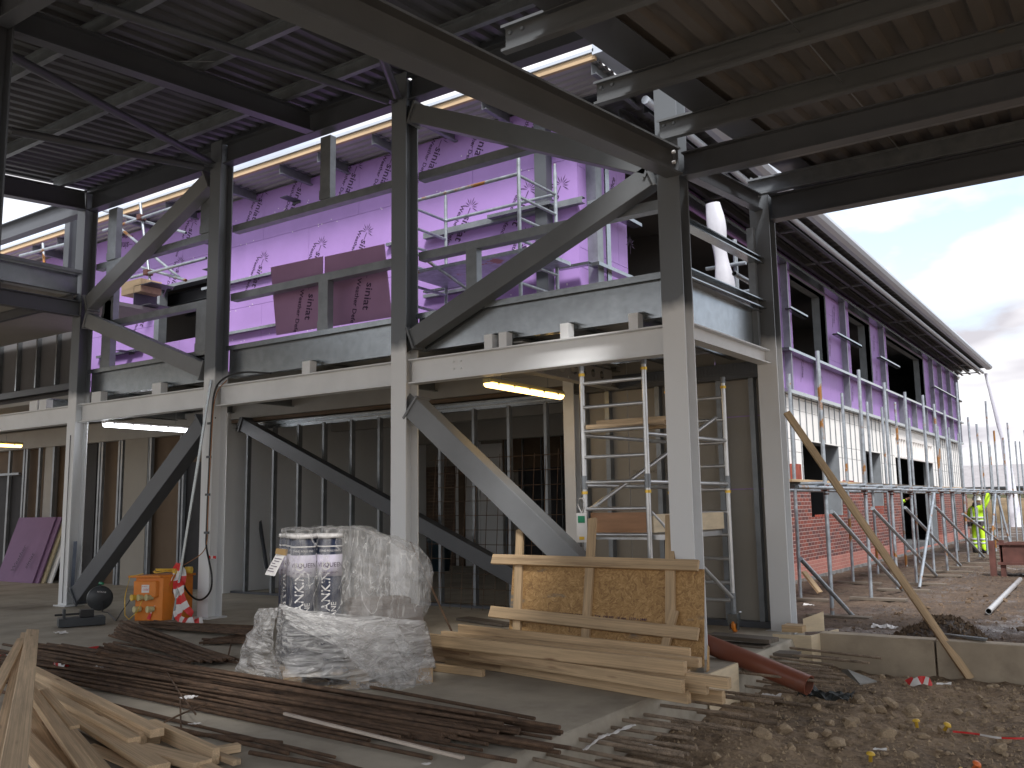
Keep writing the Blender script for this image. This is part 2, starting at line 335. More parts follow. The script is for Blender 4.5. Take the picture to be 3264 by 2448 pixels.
def ground_mat():
    m = bpy.data.materials.new('rubble_strewn_mud'); m.use_nodes = True; t = m.node_tree; b = t.nodes['Principled BSDF']
    tcn = N(t, 'ShaderNodeTexCoord')
    n1 = N(t, 'ShaderNodeTexNoise'); n1.inputs['Scale'].default_value = 1.1; n1.inputs['Detail'].default_value = 10; n1.inputs['Roughness'].default_value = .7
    n2 = N(t, 'ShaderNodeTexNoise'); n2.inputs['Scale'].default_value = 14; n2.inputs['Detail'].default_value = 8; n2.inputs['Roughness'].default_value = .75
    v = N(t, 'ShaderNodeTexVoronoi'); v.inputs['Scale'].default_value = 26
    for n_ in (n1, n2, v): t.links.new(tcn.outputs['Object'], n_.inputs['Vector'])
    r = N(t, 'ShaderNodeValToRGB'); r.color_ramp.elements[0].position = .36; r.color_ramp.elements[0].color = (.06, .043, .031, 1); r.color_ramp.elements[1].position = .72; r.color_ramp.elements[1].color = (.52, .385, .245, 1)
    e = r.color_ramp.elements.new(.5); e.color = (.27, .195, .125, 1)
    mixv = mth(t, 'ADD', mth(t, 'MULTIPLY', n1.outputs['Fac'], .45), mth(t, 'MULTIPLY', n2.outputs['Fac'], .55)); t.links.new(mixv, r.inputs[0])
    # beyond the kerb the mud is wetter and darker
    s_ = N(t, 'ShaderNodeSeparateXYZ'); t.links.new(tcn.outputs['Object'], s_.inputs[0])
    mr = N(t, 'ShaderNodeMapRange'); mr.inputs['From Min'].default_value = 9.3; mr.inputs['From Max'].default_value = 10.2; t.links.new(s_.outputs[1], mr.inputs['Value'])
    hm = N(t, 'ShaderNodeMixRGB', blend_type='MULTIPLY'); t.links.new(mr.outputs[0], hm.inputs[0]); t.links.new(r.outputs[0], hm.inputs[1]); hm.inputs[2].default_value = (.32, .30, .315, 1)
    t.links.new(hm.outputs[0], b.inputs['Base Color'])
    n4 = N(t, 'ShaderNodeTexNoise'); n4.inputs['Scale'].default_value = .9; n4.inputs['Detail'].default_value = 5; t.links.new(tcn.outputs['Object'], n4.inputs['Vector'])
    wr = N(t, 'ShaderNodeMapRange'); wr.inputs['From Min'].default_value = .52; wr.inputs['From Max'].default_value = .60; wr.inputs['To Min'].default_value = .9; wr.inputs['To Max'].default_value = .30
    t.links.new(n4.outputs['Fac'], wr.inputs['Value'])
    rg = mth(t, 'ADD', mth(t, 'MULTIPLY', wr.outputs[0], mr.outputs[0]), mth(t, 'MULTIPLY', mth(t, 'SUBTRACT', 1., mr.outputs[0]), .92))
    t.links.new(rg, b.inputs['Roughness'])
    bn = N(t, 'ShaderNodeBump'); bn.inputs['Strength'].default_value = .9; bn.inputs['Distance'].default_value = .03
    hh = mth(t, 'ADD', n2.outputs['Fac'], mth(t, 'MULTIPLY', v.outputs['Distance'], .5)); t.links.new(hh, bn.inputs['Height']); t.links.new(bn.outputs[0], b.inputs['Normal'])
    return m
DIRT = ground_mat()

def film_mat(name, alpha, white=.55, rough=.16, bump=.8, bs=9., stretch=(1, 1, 1), cw=.02, cs=.35, cloudy=0):
    m = bpy.data.materials.new(name); m.use_nodes = True; t = m.node_tree; t.nodes.clear()
    o = N(t, 'ShaderNodeOutputMaterial'); tr = N(t, 'ShaderNodeBsdfTransparent'); tr.inputs[0].default_value = (.93, .93, .93, 1)
    pr = N(t, 'ShaderNodeBsdfPrincipled'); pr.inputs['Base Color'].default_value = (white, white*.985, white*.96, 1); pr.inputs['Roughness'].default_value = rough; pr.inputs['Specular IOR Level'].default_value = 1.
    tcn = N(t, 'ShaderNodeTexCoord'); mp_ = N(t, 'ShaderNodeMapping'); mp_.inputs['Scale'].default_value = stretch; t.links.new(tcn.outputs['Object'], mp_.inputs[0])
    n1 = N(t, 'ShaderNodeTexNoise'); n1.inputs['Scale'].default_value = bs; n1.inputs['Detail'].default_value = 6; n1.inputs['Distortion'].default_value = 1.6; t.links.new(mp_.outputs[0], n1.inputs['Vector'])
    bn = N(t, 'ShaderNodeBump'); bn.inputs['Strength'].default_value = bump; bn.inputs['Distance'].default_value = .05; t.links.new(n1.outputs['Fac'], bn.inputs['Height']); t.links.new(bn.outputs[0], pr.inputs['Normal'])
    n2 = N(t, 'ShaderNodeTexNoise'); n2.inputs['Scale'].default_value = bs*.7; n2.inputs['Detail'].default_value = 5; n2.inputs['Distortion'].default_value = 2.; t.links.new(mp_.outputs[0], n2.inputs['Vector'])
    mr = N(t, 'ShaderNodeMapRange'); mr.inputs['From Min'].default_value = .35; mr.inputs['From Max'].default_value = .65; mr.inputs['To Min'].default_value = max(0, alpha-.14); mr.inputs['To Max'].default_value = min(1, alpha+.16)
    t.links.new(n2.outputs['Fac'], mr.inputs['Value'])
    cr = mth(t, 'ABSOLUTE', mth(t, 'SUBTRACT', n1.outputs['Fac'], .5)); c1 = N(t, 'ShaderNodeMapRange'); c1.inputs['From Min'].default_value = 0; c1.inputs['From Max'].default_value = cw; c1.inputs['To Min'].default_value = cs; c1.inputs['To Max'].default_value = 0
    if cloudy:
        dt = N(t, 'ShaderNodeVectorMath', operation='DOT_PRODUCT'); t.links.new(tcn.outputs['Object'], dt.inputs[0]); dt.inputs[1].default_value = (.6, .8, 0)
        cm = N(t, 'ShaderNodeMapRange'); cm.inputs['From Min'].default_value = -.22; cm.inputs['From Max'].default_value = .05; cm.inputs['To Min'].default_value = 0; cm.inputs['To Max'].default_value = cloudy; t.links.new(dt.outputs['Value'], cm.inputs['Value'])
    t.links.new(cr, c1.inputs['Value']); al = mth(t, 'ADD', mr.outputs[0], c1.outputs[0], True)
    if cloudy: al = mth(t, 'ADD', al, cm.outputs[0], True)
    ms = N(t, 'ShaderNodeMixShader'); t.links.new(al, ms.inputs[0]); t.links.new(tr.outputs[0], ms.inputs[1]); t.links.new(pr.outputs[0], ms.inputs[2]); t.links.new(ms.outputs[0], o.inputs[0])
    return m
FILM = film_mat('clear_polythene', .13, .60, .07, 1., 3.6, (1.7, 1.7, .5), .016, .42, .15)
FILMD = film_mat('crumpled_polythene', .42, .72, .12, 1., 4.6, (.7, .7, 3.6), .03, .3)

# text -------------------------------------------------------------
_tx = {}
def text_geo(s):
    if s in _tx: return _tx[s]
    cu = bpy.data.curves.new('t', 'FONT'); cu.body = s; cu.size = 1; cu.resolution_u = 2; cu.offset = .012
    o = bpy.data.objects.new('t', cu); COL.objects.link(o); bpy.context.view_layer.update()
    me = o.to_mesh(); vs = [v.co.copy() for v in me.vertices]; fs = [tuple(p.vertices) for p in me.polygons]
    o.to_mesh_clear(); bpy.data.objects.remove(o); bpy.data.curves.remove(cu)
    _tx[s] = (vs, fs); return _tx[s]
def put_text(mb, s, o, d, u, size):
    """text s from origin o, reading direction d, letter-up u"""
    vs, fs = text_geo(s); o = Vector(o); d = Vector(d).normalized(); u = Vector(u).normalized()
    mb.add([o+d*(v.x*size)+u*(v.y*size) for v in vs], fs)
def put_burst(mb, o, d, u, r):
    """the leaf-burst mark: a fan of blades on a short stem"""
    o = Vector(o); d = Vector(d).normalized(); u = Vector(u).normalized()
    for k in range(9):
        a = R(90+ (k-4)*25); L = r*(1.0 if k % 2 == 0 else .8); c = d*-math.sin(a)+u*math.cos(a); nn = d*math.cos(a)+u*math.sin(a)
        c = -c if False else c
        i0 = o+c*r*.16
        mb.add([i0, o+c*L*.6+nn*r*.045, o+c*L, o+c*L*.6-nn*r*.045], [(0, 1, 2, 3)])
    mb.add([o+d*r*.10-u*r*.04, o+d*r*.9-u*r*.03, o+d*r*.9+u*r*.03, o+d*r*.10+u*r*.04], [(0, 1, 2, 3)])
def put_mark(mb, o, d, u, k=1.):
    o = Vector(o); d = Vector(d).normalized(); u = Vector(u).normalized()
    put_burst(mb, o, d, u, .17*k)
    put_text(mb, 'siniat', o+d*.15*k-u*.05*k, d, u, .215*k)
    put_text(mb, 'Weather Defence', o+d*.02*k-u*.20*k, d, u, .112*k)
def plank(name, p, q, wd, th, m, up=(0, 0, 1), parent=None, bevel=.002):
    """a sawn board along p-q with its own length-wise frame, so the grain follows it"""
    p = Vector(p); q = Vector(q); L = (q-p).length; x = (q-p).normalized(); u = Vector(up)
    y = u.cross(x)
    if y.length < 1e-4: y = Vector((0, 1, 0))
    y.normalize(); zv = x.cross(y)
    mb = MB(); mb.box((0, -wd/2, -th/2), (L, wd/2, th/2))
    me = bpy.data.meshes.new(name); me.from_pydata(mb.v, [], mb.f); me.materials.append(m); me.update()
    o = bpy.data.objects.new(name, me); COL.objects.link(o)
    M_ = Matrix(((x.x, y.x, zv.x, p.x), (x.y, y.y, zv.y, p.y), (x.z, y.z, zv.z, p.z), (0, 0, 0, 1)))
    if parent: o.parent = parent; M_ = Matrix.Translation(-wloc(parent)) @ M_
    o.matrix_local = M_
    if bevel:
        md = o.modifiers.new('bevel', 'BEVEL'); md.width = bevel; md.segments = 1; md.limit_method = 'ANGLE'
    return o

# ================================================================== GROUND
def gz(x, y):
    """height of the mud"""
    h = -.30
    if y < 9.75: h += .0
    else: h += .16*math.exp(-((y-9.9)/1.3)**2)
    for (mx_, my_, r_, a_) in MOUNDS: h += a_*math.exp(-(((x-mx_)**2+(y-my_)**2)/(r_*r_)))
    n = noise.fractal(Vector((x*.9, y*.9, 0)), 1.0, 2.0, 4)*.035 + noise.fractal(Vector((x*5, y*5, 3)), 1.0, 2.0, 4)*.034
    n += max(0, noise.noise(Vector((x*11, y*11, 9))))*.02
    return h + n*(1 if y < 30 else .5)
m1 = z(9, 1750, 790, Z=.0); m2 = z(9, 1500, 800, Z=-.1); m3 = z(9, 150, 1450, Z=-.2)
MOUNDS = [(m1.x-.05, m1.y+.05, .42, .34), (m2.x+.05, m2.y+.1, .30, .17), (m3.x+.1, m3.y, .55, .11)]
def terrain(name, xs, ys, m, kind='structure', skip=None):
    mb = MB(); vs = [(x, y, gz(x, y)) for x in xs for y in ys]; n = len(ys); fs = []
    for i in range(len(xs)-1):
        for j in range(n-1): fs.append((i*n+j, (i+1)*n+j, (i+1)*n+j+1, i*n+j+1))
    mb.add(vs, fs, True); o = mb.build(name, m, origin=(0, 0, 0)); return tag(o, kind=kind)
def fr(a, b, s):
    n = int(round((b-a)/s)); return [a+(b-a)*i/n for i in range(n+1)]
xs = fr(-6.2, -3.6, .13)[:-1]+fr(-3.6, 1.2, .035)[:-1]+fr(1.2, 14, .4)
ys = fr(-12, 3.6, .5)[:-1]+fr(3.6, 13.2, .035)[:-1]+fr(13.2, 30, .12)[:-1]+fr(30, 60, .6)
g = terrain('ground', xs, ys, DIRT)
g2 = MB(); g2.box((-500, -500, -.75), (500, 700, -.62)); tag(g2.build('terrain', DIRT, origin=(0, 0, 0)), kind='structure')
g3 = MB()
for a, b in (((14, -12), (80, 90)), ((-70, 60), (14, 120)), ((-60, -60), (80, -12))): g3.box((a[0], a[1], -.6), (b[0], b[1], -.30))
tag(g3.build('outer_ground', DIRT, origin=(0, 0, 0)), kind='structure')
# slab with a ragged cast edge along x = -3
sl = MB(); sl.box((-26, -12, -.55), (-3.06, 9.6, -.002)); sl.box((-26, 9.6, -.55), (-3.2, 10.45, -.002)); sl.box((-26, 10.45, -.55), (-6.2, 19, -.004))
def edge(u, v):
    y = -2+u*11.6; n = noise.noise(Vector((y*6, v*3, 2)))*.02 + noise.noise(Vector((y*25, v*9, 2)))*.007
    return Vector((-3.07 + .07*math.sin(min(1, v*1.15)*math.pi/2) + n*(1 if v > .02 else 0), y, 0 - .42*max(0, v-.12) - (0 if v > 0 else 0)))
sl.sheet(None, 500, 10, edge)
slab = tag(sl.build('floor_slab', CONC, origin=(0, 0, 0)), kind='structure')
fixn(slab)

# ================================================================== STEEL FRAME
CX = [-13.6, -10.24, -6.84, -3.43]; YR = 7.84
FR = thing('steel_structure', 'grey and white painted steel frame of columns, beams and diagonal braces', 'steel frame', (-8.5, YR, 0))
def column(x, y, z0, z1, m=COLM, h=.22, b=.225):
    mb = MB(); mb.extr(Ip(h, b, .012, .016), (x, y, z0), (x, y, z1), (0, 1, 0))
    mb.box((x-.16, y-.16, z0), (x+.16, y+.16, z0+.02))
    return mb.build('column', m, FR)
for x in CX: column(x, YR, 0 if x != CX[3] else -.12, 6.55)
column(-3.34, 10.18, -.02, 5.0)
for x in (-6.0,): column(x, 10.18, 0, 3.1, WHITE, .16, .16)
column(-8.38, 3.85, 0, 6.2, STEEL)
column(-13.5, 3.85, 0, 6.0, STEEL); column(-17.1, YR, 0, 6.4)
for x in (6.9,): column(x, YR, -.3, 4.7, STEEL); column(x, 10.18, -.3, 4.9, STEEL)
def beam(p, q, h, b, m, name='beam', up=(0, 0, 1), tf=.014):
    mb = MB(); mb.extr(Ip(h, b, .009, tf), p, q, up); return mb.build(name, m, FR)
xl = [-17.1]+CX
for a, b in zip(xl[:-1], xl[1:]):
    beam((a+.115, YR, 2.94), (b-.115, YR, 2.94), .28, .15, WHITE)
    beam((a+.115, YR, 6.36), (b-.115, YR, 6.36), .30, .16, STEEL)
beam((-3.43, YR+.12, 3.04), (-3.36, 10.06, 3.04), .16, .14, WHITE)
beam((-3.3, YR, 4.61), (7, YR, 4.61), .24, .14, STEEL)
beam((-3.22, 10.18, 4.80), (7, 10.18, 4.80), .30, .16, STEEL)
beam((-3.40, YR+.12, 4.70), (-3.34, 10.06, 4.87), .20, .10, STEEL)
beam((-3.33, .2, 4.62-.105*7.54-.12), (-3.36, YR-.12, 4.62), .26, .17, GREY, tf=.018)
RS = .085
def rz(y): return 6.36+RS*(y-YR)       # high rafter centre line
beam((-8.38, 3.95, rz(3.95)), (-8.38, YR-.09, rz(YR)-.01), .27, .15, STEEL, 'rafter')
beam((-13.5, 3.95, rz(3.95)), (-13.5, YR-.12, rz(YR)-.01), .30, .15, STEEL, 'rafter')
beam((-3.38, 3.0, rz(3.0)), (-3.38, YR-.12, rz(YR)), .27, .15, STEEL, 'rafter')
beam((-13.4, 3.85, rz(3.85)), (-8.5, 3.85, rz(3.85)), .27, .15, STEEL)
beam((-8.3, 3.85, rz(3.85)), (-3.4, 3.85, rz(3.85)), .27, .15, STEEL)
# beams running toward us from the left column
beam((-13.5, 1, 4.50), (-13.5, YR-.12, 4.58), .24, .14, STEEL)
def brace(p, q, y, s=.19, m=BRACE, d=.17):
    mb = MB(); P_ = Vector((p[0], y, p[1])); Q_ = Vector((q[0], y, q[1])); t = (Q_-P_).normalized()
    mb.bar(P_+t*.06, Q_-t*.06, d, s, (0, 0, 1))
    for e in (P_, Q_):
        sg = 1 if e is P_ else -1; mb.bar(e+t*sg*.035, e+t*sg*.06, d+.05, s+.06)
        mb.bar(e-t*sg*.14, e+t*sg*.035, .014, .16)
    return mb.build('brace', m, FR, bevel=.008)
brace((-10.44, 6.08), (-13.42, 4.66), YR, .235, BRACE)
brace((-13.42, 4.42), (-10.40, 3.30), YR, .22, BRACE)
brace((-6.70, 6.05), (-3.58, 4.66), YR, .22, GREY)
brace((-3.58, 4.60), (-6.72, 3.30), YR, .22, GREY)
brace((-6.70, 2.55), (-3.62, .02), YR, .25, BRACE, .2)
brace((-10.38, 2.62), (-13.35, .14), YR, .26, STEEL, .2)
brace((-12.45, 2.86), (-6.15, .16), 10.12, .21, STEEL, .18)
# tubular roof bracing
def tubeb(p, q, r=.05):
    mb = MB(); p = Vector(p); q = Vector(q); t = (q-p).normalized(); mb.tube(p+t*.12, q-t*.12, r, 14)
    for e, s_ in ((p, 1), (q, -1)): mb.bar(e, e+t*s_*.16, .10, .014)
    return mb.build('brace_tube', STEEL, FR)
def PPl(k, x, y, z0=6.22):   # on the plane just under the high rafters
    o = OFF[k]; X_, Y_ = o[0]+x/o[2], o[1]+y/o[2]; d = CR*((X_-1632)/FPX)+CU*(-(Y_-1224)/FPX)-CB
    t = (z0-RS*YR-CAMH)/(d.z-RS*d.y); return Vector((0, 0, CAMH))+d*t
tubeb(PPl(1, 0, 320), (-10.3, YR-.1, 6.24)); tubeb(PPl(1, 0, 825), (-10.32, YR-.13, 6.16))
tubeb(PPl(1, 520, 0), (-6.9, YR-.12, 6.2)); tubeb(PPl(2, 150, 20), (-6.82, YR-.14, 6.22))
# bolts at the main junctions
bo = MB()
for (x, z0) in ((-6.12, 3.0), (-6.02, 3.0), (-6.12, 2.92), (-6.02, 2.92)): bo.tube((x, YR-.018, z0), (x, YR+.02, z0), .014, 6)
for x in (-3.30,):
    for zz_ in (4.66, 4.56): bo.tube((x, YR-.28, zz_), (x+.03, YR-.28, zz_), .016, 6)
bo.build('bolts', WHITE, FR)

# ------------------------------------------------ high roof
HR = thing('roof_deck', 'high corrugated metal roof on purlins over the left bays', 'roof', (-8.5, 6, 6.5))
def deck(x0, x1, y0, y1, zf, m, parent, pitch=.2, dep=.035, name='corrugated_sheet'):
    mb = MB(); n = int((x1-x0)/pitch); pr = []
    for i in range(n):
        a = x0+i*pitch
        pr += [(a, 0), (a+pitch*.38, 0), (a+pitch*.5, dep), (a+pitch*.88, dep)]
    pr.append((x0+n*pitch, 0)); m_ = len(pr)
    vs = [(x, y0, zf(y0)+d) for x, d in pr]+[(x, y1, zf(y1)+d) for x, d in pr]+[(x, y0, zf(y0)+d+.012) for x, d in pr]+[(x, y1, zf(y1)+d+.012) for x, d in pr]
    fs = [(i+1, i, m_+i, m_+i+1) for i in range(m_-1)]+[(2*m_+i, 2*m_+i+1, 3*m_+i+1, 3*m_+i) for i in range(m_-1)]
    fs += [(i, i+1, 2*m_+i+1, 2*m_+i) for i in range(m_-1)]+[(m_+i+1, m_+i, 3*m_+i, 3*m_+i+1) for i in range(m_-1)]
    mb.add(vs, fs); return mb.build(name, m, parent)
zp = lambda y: rz(y)+.15        # purlin soffit
for y in (-1.15, 0, 1.2, 2.4, 3.63, 4.86, 6.09, 7.33):
    mb = MB(); mb.extr(Cp(.17, .065, .003, .015), (-13.75, y, zp(y)+.085), (-3.25, y, zp(y)+.085)); mb.build('purlin', GALVD, HR)
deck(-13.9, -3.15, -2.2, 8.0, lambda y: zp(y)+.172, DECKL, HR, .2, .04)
mb = MB(); mb.box((-13.9, 7.98, zp(8)+.10), (-3.15, 8.0, zp(8)+.24)); mb.build('edge_trim', STEEL, HR)
for i in range(3):
    a = (-12.2+i*3.1, 5.0, zp(5)); mb = MB(); mb.tube(a, (a[0]+1.1, 6.1, zp(6.1)+.02), .006, 5); mb.build('sag_rod', GALVD, HR)
# ------------------------------------------------ canopy
CN = thing('canopy_roof', 'low canopy of corrugated sheeting on deep grey purlins to the right', 'canopy', (0, 6, 4.8))
zc = lambda y: 4.625+.082*(y-5.1)
for y in (-1.15, -.3, 1.05, 2.4, 3.75, 5.08, 6.44, 7.68, 9.16, 10.12):
    mb = MB(); mb.extr(Cp(.20, .065, .003, .018), (-3.47, y, zc(y)+.10-(.07 if y > 10 else 0)), (5.2, y, zc(y)+.10-(.07 if y > 10 else 0))); mb.build('purlin', GREY if y < 8 else GALVD, CN)
    b_ = MB()
    for dx in (.045, .15): b_.tube((-3.47+dx, y-.02, zc(y)+.155), (-3.47+dx, y+.01, zc(y)+.155), .014, 8)
    b_.build('bolt', GALVD, CN)
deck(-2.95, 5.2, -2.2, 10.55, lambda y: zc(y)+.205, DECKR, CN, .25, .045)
mb = MB(); y0, y1 = -2.2, 10.55
mb.extr([(-.17, 0), (.17, 0), (.17, .008), (-.17, .008)], (-2.93, y0, zc(y0)+.19), (-2.93, y1, zc(y1)+.19)); mb.build('edge_trim', STEEL, CN)
mb = MB(); mb.box((-3.05, 10.5, zc(10.5)-.10), (5.2, 10.56, zc(10.5)+.27)); mb.build('edge_trim', STEEL, CN)
for x in (-1.75, .6):
    mb = MB(); mb.tube((x, 4.0, zc(4)+.13), (x-.02, 10.3, zc(10.3)+.10), .007, 6); mb.build('sag_rod', GALVD, CN)
mb = MB(); mb.tube((-2.9, 9.1, zc(9.1)+.03), (3, 8.9, zc(8.9)+.04), .008, 5); mb.build('stay_rod', GALVD, CN)

# ------------------------------------------------ secondary light-gauge wall frame in the row
LG = thing('wall_stud_frame', 'galvanised light gauge rails, posts and deep edge channel fixed between the steel columns', 'stud frame', (-8.5, 8.0, 3.2))
YS = 7.98
for a, b in zip(CX[:-1], CX[1:]):
    for zc_, nm in ((5.31, 'rail'), (4.33, 'rail')):
        mb = MB(); mb.extr(Cp(.10, .12, .003, .012, -1), (a+.12, YS-.03, zc_), (b-.12 if not (b == CX[3] and zc_ > 5) else -4.9, YS-.03, zc_), (0, 0, 1)); mb.build(nm, GALVD, LG)
    mb = MB(); mb.extr(Cp(.42, .10, .004, .0, -1), (a+.12, YS-.02, 3.41), (b-.12, YS-.02, 3.41)); mb.box((a+.12, 7.90, 3.60), (b-.12, 8.10, 3.635)); mb.box((a+.12, 7.90, 3.57), (b-.12, 7.905, 3.60)); mb.build('edge_channel', GALV, LG)
def post(x0, x1, z0, z1, y=YS):
    mb = MB(); mb.box((x0, y-.05, z0), (x1, y+.05, z1)); mb.box((x0-.01, y-.055, z0), (x1+.01, y-.051, z0+.12)); mb.build('post', GALVD, LG)
def px(k, x, y): return z(k, x, y, Y=YS).x
for k, xa, xb, yy, z0, z1 in ((1, 2072, 2135, 1000, 5.36, 6.2), (1, 715, 768, 1400, 5.36, 6.2), (1, 1305, 1362, 1380, 5.36, 6.2), (4, 690, 745, 350, 4.38, 5.26), (4, 668, 725, 600, 3.64, 4.28),
                              (4, 1275, 1342, 450, 3.64, 4.28), (4, 2058, 2118, 350, 3.64, 4.28), (5, 832, 900, 100, 3.64, 4.28), (4, 680, 735, 260, 4.38, 4.7)):
    post(px(k, xa, yy), px(k, xb, yy), z0, z1)
# return frame between the corner column and the far canopy column
for zc_ in (4.14, 3.62):
    mb = MB(); mb.extr(Cp(.07 if zc_ > 4 else .10, .13, .003, .01, 1), (-3.50, YR+.2, zc_), (-3.44, 10.08, zc_+.03)); mb.build('rail', GALV, LG)
mb = MB(); mb.extr(Cp(.42, .08, .004, 0, 1), (-3.50, YR+.2, 3.36), (-3.44, 10.08, 3.36)); mb.build('edge_channel', GALV, LG)
mb = MB(); mb.box((-3.50, 8.06, 3.1), (-3.40, 8.15, 4.55)); mb.build('post', GALVD, LG)
mb = MB(); mb.box((-3.46, 9.95, 3.1), (-3.38, 10.02, 4.55)); mb.build('post', GALVD, LG)
mb = MB(); mb.box((-24, -2.5, 4.80), (-13.62, 9.2, 4.86)); mb.build('floor_deck', SOFFIT, LG)
# floor joists resting on the white beam
for k, xa, xb, yy in ((5, 935, 985, 590), (5, 1028, 1078, 590), (5, 1422, 1475, 530), (5, 1860, 1920, 470), (4, 1940, 1990, 730), (4, 980, 1035, 860), (4, 592, 650, 900), (4, 195, 245, 950), (4, 255, 300, 980)):
    a = z(k, xa, yy, Y=YR-.04).x; b = z(k, xb, yy, Y=YR-.04).x
    mb = MB(); mb.box((a, YR-.05, 3.082), (b, YR+.06, 3.24)); mb.build('joist_cleat', WHITE, LG)
    mb = MB(); mb.extr(Cp(.17, .06, .003, .012), (b-.02, YR+.0, 3.17), (b-.02, 10.6, 3.17)); mb.build('joist', GALV, LG)
mb = MB(); mb.box((-22, 8.12, 3.27), (-3.6, 10.7, 3.33)); mb.build('floor_deck', SOFFIT, LG)
# big galvanised channel and rails running toward us at far left
mb = MB(); mb.extr(Cp(.30, .08, .004, 0, 1), (-13.55, 1, 4.93), (-13.55, YR-.15, 4.97)); mb.build('edge_channel', GALV, LG)
mb = MB(); mb.extr([(-.1, 0), (.1, 0), (.1, .05), (-.1, .05)], (-13.5, 1, 5.10), (-13.5, YR-.15, 5.14)); mb.build('rail', GALVD, LG)
for k, yy in ((4, 30), (4, 90)): pass
for y in (4.6, 6.5, 7.6):
    mb = MB(); mb.extr(Ip(.16, .08), (-16, y, 4.73), (-13.5, y, 4.73)); mb.build('joist', STEEL, LG)

# ================================================================== BUILDING
XF = -6.15; YW = 10.75
BD = thing('building', 'two storey building wrapped in purple sheathing boards with red brick rising at its foot', 'building', (-9, 25, -.3))
WZ = 7.22
OP = [(-15.95, -14.35, 4.72, 5.86)]
mb = MB()
def sheets_x(mb, x0, x1, z0, z1, y, th=.015, w_=2.4, h_=1.2, gap=.006, holes=(), zoff=0):
    zs = [z0]; s_ = zoff
    zz_ = z0
    zcur = 3.92+0*s_
    cuts = [c for c in [3.92+i*1.2 for i in range(4)] if z0 < c < z1]
    zs = [z0]+cuts+[z1]
    for j, (a, b) in enumerate(zip(zs[:-1], zs[1:])):
        x = x0-(w_/2 if j % 2 else 0)
        while x < x1:
            xa, xb = max(x, x0)+gap/2, min(x+w_, x1)-gap/2; rects = [(xa, xb, a+gap/2, b-gap/2)]
            for h in holes:
                new = []
                for r_ in rects:
                    if r_[1] <= h[0] or r_[0] >= h[1] or r_[3] <= h[2] or r_[2] >= h[3]: new.append(r_); continue
                    if r_[0] < h[0]: new.append((r_[0], h[0], r_[2], r_[3]))
                    if r_[1] > h[1]: new.append((h[1], r_[1], r_[2], r_[3]))
                    xa_, xb_ = max(r_[0], h[0]), min(r_[1], h[1])
                    if r_[2] < h[2]: new.append((xa_, xb_, r_[2], h[2]))
                    if r_[3] > h[3]: new.append((xa_, xb_, h[3], r_[3]))
                rects = new
            for r_ in rects:
                if r_[1]-r_[0] > .01 and r_[3]-r_[2] > .01: mb.box((r_[0], y, r_[2]), (r_[1], y+th, r_[3]))
            x += w_
sheets_x(mb, -26, XF, 3.35, WZ, YW, holes=OP)
wallA = mb.build('wall', PURPLE, BD)
mb = MB(); mb.box((-26, YW+.02, 3.35), (-15.98, YW+.16, WZ)); mb.box((-14.33, YW+.02, 3.35), (XF-.02, YW+.16, WZ)); mb.box((-15.98, YW+.02, 5.88), (-14.33, YW+.16, WZ)); mb.box((-15.98, YW+.02, 3.35), (-14.33, YW+.16, 4.70)); mb.build('wall_frame', DARK, BD)
# window opening trim
mb = MB(); mb.box((-16.02, YW-.02, 3.5), (-15.86, YW+.16, 5.86)); mb.box((-15.95, YW-.01, 5.84), (-14.35, YW+.2, 5.90)); mb.build('window_reveal', GALVD, BD)
# printed marks on the wall
mk = MB(); dd = Vector((-.47, 0, -.88)); uu = Vector((.88, 0, -.47)); Ym = YW-.003
for k, x, y in ((1, 1690, 1225), (1, 1940, 1155), (1, 2060, 1565), (1, 1690, 1655), (1, 2290, 1060), (2, 180, 1485), (2, 845, 1325), (2, 1218, 1215), (2, 1425, 1185),
                (2, 960, 800), (2, 660, 890), (2, 345, 1000), (2, 1300, 700), (4, 1155, 75), (1, 1240, 1420), (2, 1215, 1510), (4, 960, 320)):
    o_ = z(k, x, y, Y=Ym); put_mark(mk, o_, dd, uu, .95)
for k, x, y in ((1, 600, 1570), ): 
    o_ = z(k, x, y, Y=Ym); put_mark(mk, o_, Vector((-1, 0, .25)), Vector((-.25, 0, -1)), 1.)
o_ = z('k', 380, 670, Y=Ym); put_mark(mk, o_, Vector((-1, 0, .15)), Vector((-.15, 0, -1)), 1.)
o_ = z('k', 560, 330, Y=Ym); put_text(mk, 'siniat', o_, Vector((1, 0, -.25)), Vector((.25, 0, 1)), .2); put_text(mk, 'Weather', o_+Vector((0, 0, -.22)), Vector((1, 0, -.25)), Vector((.25, 0, 1)), .112)
# keep the lettering inside the wall
mk.build('printed_lettering', INK, wallA)
# screws
mb = MB()
for i in range(150):
    x, zz_ = rnd.uniform(-15, -6.3), rnd.choice([3.92, 5.12, 6.32, 4.5, 5.7, 6.8])+rnd.uniform(-.04, .04)
    if -15.98 < x < -14.33 and 4.6 < zz_ < 5.9: continue
    mb.box((x-.008, Ym, zz_-.008), (x+.008, Ym+.002, zz_+.008))
mb.build('screw_heads', PAPER, wallA)
